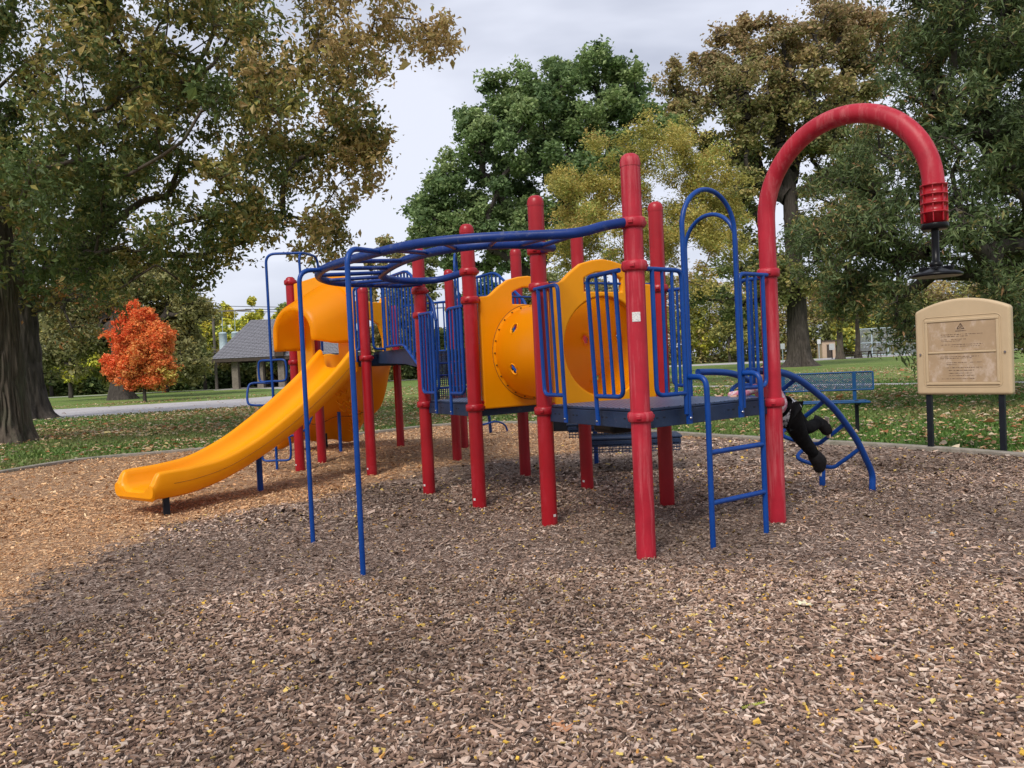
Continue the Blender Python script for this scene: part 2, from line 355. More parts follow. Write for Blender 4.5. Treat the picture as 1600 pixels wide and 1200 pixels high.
GREYS = np.array([(.34, .235, .185), (.19, .12, .09), (.09, .056, .042), (.27, .18, .14), (.42, .315, .265), (.15, .093, .07), (.055, .036, .028), (.42, .33, .28), (.24, .16, .125), (.20, .14, .11)])
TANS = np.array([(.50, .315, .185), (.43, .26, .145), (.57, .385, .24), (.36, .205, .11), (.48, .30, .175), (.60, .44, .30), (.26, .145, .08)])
def chips(n, x0, x1, y0, y1, Lm, Wm, box, extra=None):
    P = np.stack([RG.uniform(x0, x1, n), RG.uniform(y0, y1, n)], 1); ok = inside(P, KP)
    if extra is not None: ok &= extra(P)
    P = P[ok]; n = len(P); t = tanmask(P)
    Ln = Lm * np.exp(RG.normal(0, .5, n)) / 2; Wd = Wm * np.exp(RG.normal(0, .5, n)) / 2; Ln = np.minimum(Ln, Lm * 1.15); Th = .0018 * np.exp(RG.normal(0, .4, n)) + .0006
    Ln[t] *= .8; Wd[t] *= .85
    a = RG.uniform(0, 2 * np.pi, n); tl = RG.normal(0, .28, n); rl = RG.normal(0, .38, n)
    ux = np.stack([np.cos(a) * np.cos(tl), np.sin(a) * np.cos(tl), np.sin(tl)], 1)
    v0 = np.stack([-np.sin(a), np.cos(a), 0 * a], 1); w0 = np.cross(ux, v0)
    vy = v0 * np.cos(rl)[:, None] + w0 * np.sin(rl)[:, None]; wz = np.cross(ux, vy)
    c = np.stack([P[:, 0], P[:, 1], mz(P[:, 0], P[:, 1]) + RG.uniform(.001, .014, n)], 1)
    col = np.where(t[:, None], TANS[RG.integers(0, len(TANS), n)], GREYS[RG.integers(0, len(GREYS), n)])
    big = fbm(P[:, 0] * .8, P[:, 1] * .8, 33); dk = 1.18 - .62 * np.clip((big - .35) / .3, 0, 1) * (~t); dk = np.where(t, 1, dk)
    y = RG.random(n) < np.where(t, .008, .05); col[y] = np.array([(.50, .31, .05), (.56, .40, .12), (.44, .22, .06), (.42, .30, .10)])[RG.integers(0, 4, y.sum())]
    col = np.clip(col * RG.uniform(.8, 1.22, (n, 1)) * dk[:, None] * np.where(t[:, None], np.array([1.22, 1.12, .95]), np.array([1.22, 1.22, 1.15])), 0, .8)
    Ln[y] *= .6; Wd[y] *= 1.3
    j = RG.uniform(.2, 1.3, (n, 4, 1))
    A = ux * Ln[:, None]; B = vy * Wd[:, None]; D = wz * Th[:, None] / 1
    q = [c - A * 1 - B * j[:, 0], c + A - B * j[:, 1], c + A * .95 + B * j[:, 2], c - A * .9 + B * j[:, 3]]
    sg = np.sign(wz[:, 2:3]); D = D * sg
    if box:
        V = np.stack([p + D for p in q] + [p - D for p in q], 1).reshape(-1, 3)
        base = (np.arange(n) * 8)[:, None]
        Fc = np.concatenate([base + np.array(f) for f in ((0, 1, 2, 3), (0, 4, 5, 1), (1, 5, 6, 2), (2, 6, 7, 3), (3, 7, 4, 0))], 0); k = 8
    else:
        V = np.stack(q, 1).reshape(-1, 3); Fc = (np.arange(n) * 4)[:, None] + np.arange(4); k = 4
    return V, Fc, np.repeat(col, k, 0)
def join(*ms):
    V, Fc, c, b = [], [], [], 0
    for v, f, cc in ms: V.append(v); Fc.append(f + b); c.append(cc); b += len(v)
    return np.concatenate(V), np.concatenate(Fc), np.concatenate(c)
dist = lambda P: np.hypot(P[:, 0], P[:, 1])
cone = lambda P: np.abs(P[:, 0]) < .8 * P[:, 1] + 1.0
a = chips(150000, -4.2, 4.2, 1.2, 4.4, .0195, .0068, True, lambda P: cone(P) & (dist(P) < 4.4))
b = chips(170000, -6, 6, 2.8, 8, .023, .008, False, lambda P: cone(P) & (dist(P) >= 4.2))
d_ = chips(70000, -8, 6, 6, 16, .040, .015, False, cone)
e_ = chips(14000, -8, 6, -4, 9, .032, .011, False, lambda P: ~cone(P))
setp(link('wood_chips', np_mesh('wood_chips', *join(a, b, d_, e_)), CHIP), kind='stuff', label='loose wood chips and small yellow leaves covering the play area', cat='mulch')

def ribbon(name, centre, w, z0, z1, m, **k):
    P = [Vector((x, y, 0)) for x, y in centre]; b = MB(); n = len(P); vs = []
    for i in range(n):
        t = (P[min(i + 1, n - 1)] - P[max(i - 1, 0)]).normalized(); s = Vector((-t.y, t.x, 0)) * w / 2
        for q, z in ((P[i] - s, z0), (P[i] - s, z1), (P[i] + s, z1), (P[i] + s, z0)): vs.append((q.x, q.y, z))
    fs = []
    for i in range(n - 1):
        for k_ in range(4): fs.append((i * 4 + k_, i * 4 + (k_ + 1) % 4, i * 4 + 4 + (k_ + 1) % 4, i * 4 + 4 + k_))
    fs += [(0, 1, 2, 3), (n * 4 - 1, n * 4 - 2, n * 4 - 3, n * 4 - 4)]
    b.add(vs, fs); return b.build(name, m, None, **k)
bevel(ribbon('kerb', kcurve, .13, -.1, .075, KERB, kind='structure'), .01, 2, 60)
def poly_sheet(name, pts, z, m):
    b = MB(); b.add([(x, y, z) for x, y in pts], [tuple(range(len(pts)))]); return b.build(name, m, None, kind='structure')
def band(name, near, far, z, m):
    b = MB(); n = len(near); b.add([(x, y, z) for x, y in near] + [(x, y, z) for x, y in far], [(i, i + 1, n + i + 1, n + i) for i in range(n - 1)])
    return b.build(name, m, None, kind='structure')
band('road', [(-60, 3), (-30, 20), (-16.6, 27.6), (-10.5, 31.3), (-8.3, 36), (-8.6, 45), (-12, 62), (-22, 76)],
     [(-75, 5), (-42, 28), (-23, 38.6), (-15, 42.1), (-13.5, 46), (-14, 50), (-18, 63), (-28, 80)], -.004, CONC)
band('far_road', [(-150, 66), (-60, 74), (-22, 80), (-8, 84), (0, 86), (20, 92), (32, 88), (60, 100), (160, 120)],
     [(-150, 69), (-60, 77), (-22, 83.5), (-8, 88), (0, 91), (20, 108), (38, 108), (66, 118), (160, 140)], 0, CONC)
pth = [tuple(at_z(x, y)[:2]) for x, y in [(1000, 606), (1060, 604), (1150, 603), (1300, 601), (1450, 599), (1600, 597)]]
ribbon('footpath', [(-4, 44)] + pth + [(24, 17)], .95, -.05, -.002, CONC, kind='structure')

# grass tufts and fallen leaves beyond the kerb
PTH = np.concatenate([np.linspace(a_, b_, 60) for a_, b_ in zip(([(-4, 44)] + pth + [(24, 17)])[:-1], ([(-4, 44)] + pth + [(24, 17)])[1:])])[:, :2]
def offpath(P): return np.concatenate([np.min(np.hypot(q[:, None, 0] - PTH[None, :, 0], q[:, None, 1] - PTH[None, :, 1]), 1) for q in np.array_split(P, 40)]) > .5
def grass():
    n = 110000
    r = 9 + 24 * RG.random(n) ** 1.5; an = RG.uniform(-.66, .66, n)
    P = np.stack([r * np.sin(an) * 1.02, r * np.cos(an)], 1)
    P = P[~inside(P, KP * 1.0)]
    # keep off the kerb
    D = np.min(np.hypot(P[:, None, 0] - KP[None, ::3, 0], P[:, None, 1] - KP[None, ::3, 1]), 1); P = P[D > .10]; P = P[offpath(P)]
    n = len(P); hgt = RG.uniform(.03, .075, n); w = RG.uniform(.006, .014, n) * (1 + dist(P) / 14); a = RG.uniform(0, 2 * np.pi, n)
    d = np.stack([np.cos(a), np.sin(a)], 1); ln = RG.normal(0, .03, (n, 2))
    z0 = np.full(n, -.014)
    V = np.zeros((n, 3, 3)); V[:, 0, :2] = P - d * w[:, None]; V[:, 1, :2] = P + d * w[:, None]; V[:, 2, :2] = P + ln
    V[:, 0, 2] = V[:, 1, 2] = z0; V[:, 2, 2] = z0 + hgt
    t = fbm(P[:, 0] * .35, P[:, 1] * .35, 21)[:, None]; k = np.clip((t - .38) / .2, 0, 1)
    col = (np.array([.11, .20, .04]) * (1 - k) + np.array([.20, .22, .075]) * k) * RG.uniform(.6, 1.4, (n, 1))
    return V.reshape(-1, 3), np.arange(3 * n).reshape(-1, 3), np.repeat(col, 3, 0)
setp(link('grass', np_mesh('grass', *grass()), LEAF), kind='stuff', label='short green autumn lawn beyond the kerb', cat='grass')
ROADP = [(-60, 3), (-30, 20), (-16.6, 27.6), (-10.5, 31.3), (-8.3, 36), (-8.6, 45), (-12, 62), (-22, 76), (-28, 80), (-18, 63), (-14, 50), (-13.5, 46), (-15, 42.1), (-23, 38.6), (-42, 28), (-75, 5)]
LITTER = np.array([(.52, .40, .27), (.42, .28, .16), (.60, .50, .36), (.34, .20, .10), (.48, .33, .18), (.58, .47, .22), (.40, .17, .07)])
def litter(n, r0, r1, size):
    r = np.sqrt(RG.uniform(r0 ** 2, r1 ** 2, n)); an = RG.uniform(-.68, .68, n)
    P = np.stack([r * np.sin(an), r * np.cos(an)], 1); P = P[~inside(P, KP) & ~(inside(P, ROADP) & (RG.random(n) > .03))]
    dens = .35 + 1.0 * np.exp(-((P[:, 0] + 8) ** 2 + (P[:, 1] - 19) ** 2) / 120) + .3 * (P[:, 0] > 2) * (P[:, 1] < 20)
    dens *= np.clip((fbm(P[:, 0] * .5, P[:, 1] * .5, 71) - .3) / .25, .15, 1)
    P = P[RG.random(len(P)) < dens]; P = P[offpath(P) | (RG.random(len(P)) < .08)]; n = len(P)
    s = size * np.exp(RG.normal(0, .3, n)); a = RG.uniform(0, 2 * np.pi, n); z = RG.uniform(.01, .05, n)
    ca, sa = np.cos(a), np.sin(a); V = np.zeros((n, 6, 3))
    sh = [(-1, 0), (-.3, -.55), (.55, -.4), (1, 0), (.45, .5), (-.35, .5)]
    for i, (u, v) in enumerate(sh):
        u = u * s * RG.uniform(.75, 1.2, n); v = v * s * RG.uniform(.6, 1.3, n)
        V[:, i, 0] = P[:, 0] + u * ca - v * sa; V[:, i, 1] = P[:, 1] + u * sa + v * ca
        V[:, i, 2] = z + (0 if i in (0, 3) else 1) * s * RG.uniform(-.1, .6, n)
    F4 = (np.arange(n) * 6)[:, None]; Fc = np.concatenate([F4 + np.array([0, 1, 2, 3]), F4 + np.array([0, 3, 4, 5])])
    col = LITTER[RG.integers(0, len(LITTER), n)] * RG.uniform(.8, 1.2, (n, 1))
    return V.reshape(-1, 3), Fc, np.repeat(col, 6, 0)
setp(link('leaf_litter', np_mesh('leaf_litter', *join(litter(20000, 8, 22, .036), litter(60000, 20, 52, .05))), DRY), kind='stuff', label='pale brown fallen leaves scattered over the lawn', cat='fallen leaves')

# ------------------------------------------------------------------ play structure
PS = empty('play_structure', (0, 7, 0), 'large red, blue and yellow playground climbing structure standing on wood chips', 'playground structure')
def V2(k): return Vector(POSTS[k])
def part(name, b, m, parent=PS, **k): return b.build(name, m, parent, **k)
PR = .059
heights = dict(P1=2.43, P3=2.43, P4=2.40, P5=2.37, P6=2.18, P7=2.05, P8=2.41, P9=2.2, P10=2.45, P11=2.2, P12=2.44, P13=2.44, P14=2.46)
collars = dict(P1=[2.02, 1.765, .865], P3=[2.03, 1.765, .865], P4=[2.0, 1.765, .865], P5=[1.95, 1.72, .87], P6=[1.36], P7=[1.75, 1.36], P8=[2.34, 1.36],
               P9=[1.36], P10=[1.36], P11=[1.36], P12=[1.765, .865], P13=[1.765, .865], P14=[1.765, .865], ARCH=[1.765, .865])
def collar(k, z, post):
    x, y = POSTS[k]; b = MB()
    b.lathe((x, y, z), [(PR + .001, -.030), (PR + .010, -.030), (PR + .017, -.022), (PR + .019, 0), (PR + .017, .022), (PR + .010, .030), (PR + .001, .030)], 28)
    for q in (0.3, 2.4, 4.4):
        c = Vector((x + math.cos(q) * (PR + .019), y + math.sin(q) * (PR + .019), z))
        b.box(c, (.02, .028, .022), q)
    o = part('collar', b, post.data.materials[0], post); bevel(o, .004, 2, 50)
for k, (x, y) in POSTS.items():
    if k == 'ARCH': continue
    z1 = heights[k]; b = MB()
    b.lathe((x, y, 0), [(PR, -.3), (PR, 0), (PR, z1 * .5), (PR, z1 - .075)], 32)
    b.lathe((x, y, 0), [(PR + .002, z1 - .08), (PR + .003, z1 - .06), (PR + .0, z1 - .04), (PR * .86, z1 - .018), (PR * .55, z1 - .004), (.0, z1)], 32)
    post = part('post', b, REDW if k in ('P1',) else RED)
    for z in collars[k]: collar(k, z, post)
    if k in ('P3', 'P4', 'P5', 'P8', 'P6', 'P13'):
        st = MB(); q = -2.25 if k != 'P3' else -.9
        st.box((x + math.cos(q) * (PR + .0005), y + math.sin(q) * (PR + .0005), .10), (.002, .022, .018), q)
        part('sticker', st, WHITE, post)
    if k == 'P1':
        st = MB(); q = -1.75
        for i in range(5):
            q1 = q + (i - 2) * .16
            st.box((x + math.cos(q1) * (PR + .0006), y + math.sin(q1) * (PR + .0006), 1.46), (.002, .0105, .056), q1)
        part('warning_sticker', st, WHITE, post)
# arch post with spinner
ax, ay = POSTS['ARCH']; ad = Vector((.60, -.80, 0)).normalized(); ap0 = Vector((ax, ay, 0)); R_ = .56; zc = 2.13
pts = [ap0 + Vector((0, 0, z)) for z in (-.3, 0, .7, 1.4, zc)]
for i in range(1, 37):
    q = math.pi * i / 36; pts.append(ap0 + ad * (R_ - R_ * math.cos(q)) + Vector((0, 0, zc + R_ * math.sin(q))))
pts.append(pts[-1] - Vector((0, 0, .05)))
b = MB(); b.tube(pts, PR, 32)
arch = part('arched_post', b, REDW)
for z in collars['ARCH']: collar('ARCH', z, arch)
e = pts[-1]; b = MB()
prof = [(PR + .001, .06)]
for i in range(4):
    z = .055 - i * .052; prof += [(PR + .004, z + .006), (PR + .014, z + .004), (PR + .014, z - .004), (PR + .004, z - .006)]
prof += [(PR + .004, -.165), (PR - .01, -.165)]
b.lathe(e, prof, 32)
for k in range(8):
    q = k * math.pi / 4 + .2; b.box(e + Vector((math.cos(q) * (PR + .006), math.sin(q) * (PR + .006), -.05)), (.012, .006, .21), q)
part('ribbed_sleeve', b, RED, arch)
spn = MB()
spn.lathe(e, [(0, -.165), (PR + .012, -.165), (PR + .014, -.172), (PR + .014, -.195), (PR + .006, -.20), (.022, -.202)], 32)
spn.lathe(e, [(.021, -.20), (.019, -.30), (.021, -.385), (.034, -.39), (.036, -.41), (.03, -.415), (.05, -.425), (.12, -.448), (.136, -.458), (.138, -.466), (.13, -.472), (.05, -.462), (0, -.462)], 32)
for k in range(6):
    q = k * math.pi / 3; spn.box(e + Vector((math.cos(q) * .07, math.sin(q) * .07, -.425)), (.06, .008, .02), q)
part('spinner', spn, BLK, label='black disc-shaped hanging spinner under the end of the red arch')

# decks
def deck(keys, z, inset=.03, name='deck'):
    P = [V2(k) for k in keys]; c = sum(P, Vector((0, 0))) / len(P); poly = [c + (p - c) * (1 - inset / (p - c).length) for p in P]
    b = MB(); b.prism([tuple(p) for p in poly], z - .012, z)
    n = len(poly)
    for i in range(n):
        a, d = poly[i], poly[(i + 1) % n]; t = (d - a).normalized(); ln = (d - a).length; o_ = Vector((t.y, -t.x))
        if o_.dot((a + d) / 2 - c) < 0: o_ = -o_
        m_ = (a + d) / 2 + o_ * .0
        b.box((m_.x, m_.y, z - .064), (ln, .02, .10), math.atan2(t.y, t.x))
    dk = bevel(part(name, b, NAVY), .004)
    hb = MB()
    for i in range(n):
        a, d = poly[i], poly[(i + 1) % n]; t = (d - a).normalized(); ln = (d - a).length; o_ = Vector((t.y, -t.x))
        if o_.dot((a + d) / 2 - c) < 0: o_ = -o_
        for q in (.10, .15, .32, .36, .64, .68, .86, .91):
            m_ = a + t * (ln * q) + o_ * .0105; hb.box((m_.x, m_.y, z - .055), (.022, .001, .009), math.atan2(t.y, t.x))
    part('slot', hb, HOLEM, dk, kind='stuff')
    return dk
# perforated deck top material
def perf_mat(name, base, hole, scale, lo=.28, hi=.34):
    m = bpy.data.materials.new(name); m.use_nodes = True; nt = m.node_tree; n = nt.nodes; l = nt.links
    b = n['Principled BSDF']; b.inputs['Roughness'].default_value = .45
    tc = n.new('ShaderNodeTexCoord'); v = n.new('ShaderNodeTexVoronoi'); v.inputs['Scale'].default_value = scale; v.inputs['Randomness'].default_value = 0; v.voronoi_dimensions = '2D'
    l.new(tc.outputs['Object'], v.inputs[0]); r = n.new('ShaderNodeMapRange'); r.inputs[1].default_value = lo; r.inputs[2].default_value = hi; l.new(v.outputs['Distance'], r.inputs[0])
    mx = n.new('ShaderNodeMix'); mx.data_type = 'RGBA'; mx.inputs[6].default_value = hole + (1,); mx.inputs[7].default_value = base + (1,)
    l.new(r.outputs[0], mx.inputs[0]); l.new(mx.outputs[2], b.inputs['Base Color'])
    bn = n.new('ShaderNodeBump'); bn.inputs['Distance'].default_value = .004; l.new(r.outputs[0], bn.inputs['Height']); l.new(bn.outputs[0], b.inputs['Normal'])
    return m
PERF = perf_mat('perforated_deck', (.11, .16, .28), (.01, .014, .03), 34, .22, .30)
def deck_top(keys, z, par):
    P = [V2(k) for k in keys]; c = sum(P, Vector((0, 0))) / len(P); poly = [c + (p - c) * (1 - .06 / (p - c).length) for p in P]
    b = MB(); b.prism([tuple(p) for p in poly], z + .002, z + .006); part('deck_surface', b, PERF, par)
Dn = ['P3', 'P1', 'ARCH', 'P14']; Dm = ['P4', 'P13', 'P12', 'P5']; Du = ['P8', 'P6', 'P10', 'P11', 'P9', 'P7']
for ks, z in ((Dn, .90), (Dm, .90), (Du, 1.39)): deck_top(ks, z, deck(ks, z))
# dark transfer tray hanging under the near deck edge
b = MB(); o0 = V2('P3').lerp(V2('P1'), .62)
b.box((o0.x + .1, o0.y + .10, .775), (.24, .18, .085), math.atan2(-1.02, .53)); bevel(part('under_tray', b, BLK), .03, 3)

# barriers
def side(A, B):
    A = V2(A); B = V2(B); t = (B - A).normalized(); return A, t, (B - A).length
def pnl(A, t, s, z, off=Vector((0, 0)), lean=0, z0=.95):
    p = A + t * s + off * (1 + lean * (z - z0)); return Vector((p.x, p.y, z))
def half_barrier(Ak, Bk, s0, s1, z0, z1, nb, tabs=True, off=.045, lean=0, center=None, zdeck=None, topround='far', r=.0125):
    """barred infill panel; s0 is the edge by the post, s1 the free edge"""
    A, t, ln = side(Ak, Bk); o = Vector((t.y, -t.x)); c = center if center is not None else Vector((0, 7))
    if o.dot(A - c) < 0: o = -o
    o = o * off
    P = lambda s, z: pnl(A, t, s, z, o, lean, z0)
    sg = 1 if s1 > s0 else -1
    zb = z0
    ring = fillet([P(s0, z1), P(s0, zb), P(s1, zb), P(s1, z1), P(s0, z1)], .05, 4)
    b = MB(); b.tube(fillet([P(s0, z1), P(s0, zb), P(s1, zb)], .055), r * 1.15, 10)
    zd = zdeck if zdeck is not None else z0 - .06
    b.tube(fillet([P(s1, zd - .07), P(s1, z1), P(s0 - sg * .05, z1)], .05), r * 1.15, 10)
    if tabs:
        q = P(s1, zd - .075); b.box(q, (.036, .012, .055), math.atan2(t.y, t.x))
    bar = part('barrier', b, BLUE)
    for i in range(nb):
        s = s0 + (s1 - s0) * (i + 1) / (nb + 1); bb = MB(); bb.tube([P(s, zb), P(s, z1)], r * .88, 8); part('baluster', bb, BLUE, bar)
    if tabs:
        b2 = MB(); q = P(s1, zd - .075) + Vector((o.x, o.y, 0)).normalized() * .008; b2.lathe(q, [(0, .006), (.006, .004), (.008, 0), (.006, -.006), (0, -.006)], 10); part('bolt', b2, STEEL, bar)
    return bar
def arch_loop(Ak, Bk, s0, s1, zt, zbot, off=.045, r=.0155):
    A, t, ln = side(Ak, Bk); o = Vector((t.y, -t.x))
    if o.dot(A - Vector((0.9, 6.0)) if Ak in Dn else A - Vector((-1.7, 10.3))) < 0: o = -o
    o = o * off; rr = abs(s1 - s0) / 2; pts = [pnl(A, t, s0, zbot, o)]
    for i in range(25):
        q = math.pi * i / 24; pts.append(pnl(A, t, (s0 + s1) / 2 - math.copysign(rr, s1 - s0) * math.cos(q), zt - rr + rr * math.sin(q), o))
    pts.append(pnl(A, t, s1, zbot, o)); b = MB(); b.tube(pts, r, 12)
    for s in (s0, s1):
        q = pnl(A, t, s, zbot, o); b.box(q, (.045, .013, .075), math.atan2(t.y, t.x))
    lp = part('handhold_arch', b, BLUE)
    for s in (s0, s1):
        b2 = MB(); q = pnl(A, t, s, zbot, o * 1.22); b2.lathe(q, [(0, .008), (.008, .006), (.010, 0), (.008, -.006), (0, -.008)], 10); part('bolt', b2, STEEL, lp)
    return lp
cn = Vector((1.0, 5.45)); cm = Vector((-.1, 7.3)); cu = Vector((-1.7, 10.3))
ZB, ZT = .985, 1.745
# near deck, ladder side
half_barrier('P1', 'ARCH', .10, .36, ZB, ZT, 2, False, center=cn)
arch_loop('P1', 'ARCH', .385, .90, 2.27, .83)
half_barrier('P1', 'ARCH', 1.185, .93, ZB, ZT, 2, False, center=cn)
# near deck, curved climber side
half_barrier('P14', 'ARCH', .08, .22, ZB, ZT, 1, False, center=cn)
arch_loop('P14', 'ARCH', .25, .72, 2.27, .83)
half_barrier('P14', 'ARCH', .93, .74, ZB, ZT, 1, False, center=cn)
# near deck, overhead ladder side
half_barrier('P3', 'P1', .09, .36, ZB, ZT, 2, True, center=cn, zdeck=.90, lean=.5)
half_barrier('P1', 'P3', .10, .40, ZB, ZT, 2, True, center=cn, zdeck=.90, lean=.9)
# middle deck
half_barrier('P5', 'P4', .08, .36, ZB, 1.72, 3, True, center=cm, zdeck=.90)
half_barrier('P4', 'P5', .09, .36, ZB, 1.72, 3, True, center=cm, zdeck=.90)
# upper deck, right of the slide, and P10 side
half_barrier('P6', 'P8', .05, .10, 1.46, 2.16, 0, False, center=cu, zdeck=1.39)
half_barrier('P6', 'P10', .08, .24, 1.46, 2.18, 0, True, center=cu, zdeck=1.39)
half_barrier('P10', 'P11', .09, .42, 1.46, 2.25, 3, True, center=cu, zdeck=1.39)
half_barrier('P11', 'P10', .09, .42, 1.46, 2.25, 3, True, center=cu, zdeck=1.39)
arch_loop('P10', 'P11', .45, .95, 2.74, 1.32)
half_barrier('P11', 'P9', .08, 1.1, 1.46, 2.18, 8, True, center=cu, zdeck=1.39)
half_barrier('P8', 'P7', .07, .68, 1.46, 2.18, 5, True, center=cu, zdeck=1.39)

# ladder
A, t, ln = side('P1', 'ARCH'); o = Vector((t.y, -t.x)); lad = MB()
def LP(s, off, z): p = A + t * s + o * off; return Vector((p.x, p.y, z))
first = None
ladder = None
for s in (.385, .92):
    b = MB(); b.tube(fillet([LP(s, .045, 1.085), LP(s, .185, 1.085), LP(s, .19, .9), LP(s, .19, -.2)], .11, 8), .0175, 12)
    if ladder is None: ladder = part('ladder', b, BLUE)
    else: part('rail', b, BLUE, ladder)
for z in (.62, .31):
    b = MB(); b.tube([LP(.385, .19, z), LP(.92, .19, z)], .0165, 12); part('rung', b, BLUE, ladder)

# curved climber on the right of the near deck
n_ = Vector((.8, .6, 0)); foot = [Vector((2.95, 6.35, 0)), Vector((2.70, 6.76, 0))]
profile = [(-1.62, 1.09), (-1.27, 1.07), (-1.03, 1.01), (-.80, .90), (-.57, .77), (-.38, .62), (-.21, .46), (-.10, .32), (-.0, .17), (.0, .05), (.0, -.2)]
prc = crom([(s, 0, z) for s, z in profile], 5)
def RP(k, u):
    q = prc[min(int(u * (len(prc) - 1)), len(prc) - 1)]; return foot[k] + n_ * q.x + Vector((0, 0, q.z))
climber = None
for k in (0, 1):
    b = MB(); b.tube([foot[k] + n_ * q.x + Vector((0, 0, q.z)) for q in prc], .026, 14)
    if k == 0: climber = part('arch_climber', b, BLUE)
    else: part('rail', b, BLUE, climber)
for u, sag in ((.20, .15), (.36, .17), (.50, .17), (.64, .17)):
    a, d = RP(0, u), RP(1, u); m_ = (a + d) / 2
    pts = crom([a, a * .7 + d * .3 - n_ * .06 + Vector((0, 0, -sag * .72)), m_ - n_ * .10 + Vector((0, 0, -sag)), d * .85 + a * .15 - n_ * .13 + Vector((-.08, .05, -sag * .62)), d], 8)
    b = MB(); b.tube(pts, .017, 10); part('rung', b, BLUE, climber)

# overhead loop ladder
outer = crom([(.71, 4.56, 2.02), (.58, 4.50, 1.995), (.40, 4.43, 1.95), (.11, 4.44, 1.95), (-.18, 4.45, 1.95), (-.49, 4.54, 1.95), (-.76, 4.77, 1.95), (-1.07, 5.13, 1.95), (-1.26, 5.4, 1.95), (-1.39, 5.70, 1.95),
              (-1.46, 6.05, 1.955), (-1.45, 6.42, 1.965), (-1.36, 6.8, 1.985), (-1.2, 7.05, 2.0), (-1.0, 7.18, 2.0), (-.80, 7.24, 2.02)], 6)
inner = crom([(.32, 5.30, 2.0), (.18, 5.10, 1.995), (0, 5.03, 1.995), (-.21, 5.02, 1.995), (-.45, 5.16, 1.995), (-.68, 5.45, 1.995), (-.84, 5.75, 1.99), (-.96, 6.05, 1.985), (-1.02, 6.28, 1.98), (-.97, 6.5, 1.975), (-.83, 6.63, 1.97), (-.6, 6.68, 1.975), (-.38, 6.50, 2.0)], 6)
b = MB(); b.tube(outer, .029, 14); oh = part('overhead_ladder', b, BLUED)
b = MB(); b.tube(inner, .029, 14); part('rail', b, BLUED, oh)
b = MB(); b.tube([(.32, 5.30, 2.0), (.27, 5.53, 2.02)], .024, 12); part('bracket', b, BLUED, oh)
for i in range(12):
    u = .08 + .86 * i / 11; p = outer[int(u * (len(outer) - 1))]; q = inner[int((u - .02) * (len(inner) - 1))]
    b = MB(); b.tube([p, q], .0155, 10); part('rung', b, BLUED, oh)
for (bx, by), jx in (((-.92, 4.46), (-.78, 4.76, 1.94)), ((-1.44, 5.34), (-1.30, 5.47, 1.94))):
    j = Vector(jx); b = MB(); b.tube(fillet([(bx, by, -.2), (bx, by, 1.93), (j.x, j.y, 1.945)], .11, 8), .0165, 12); part('support_pole', b, BLUE, oh)

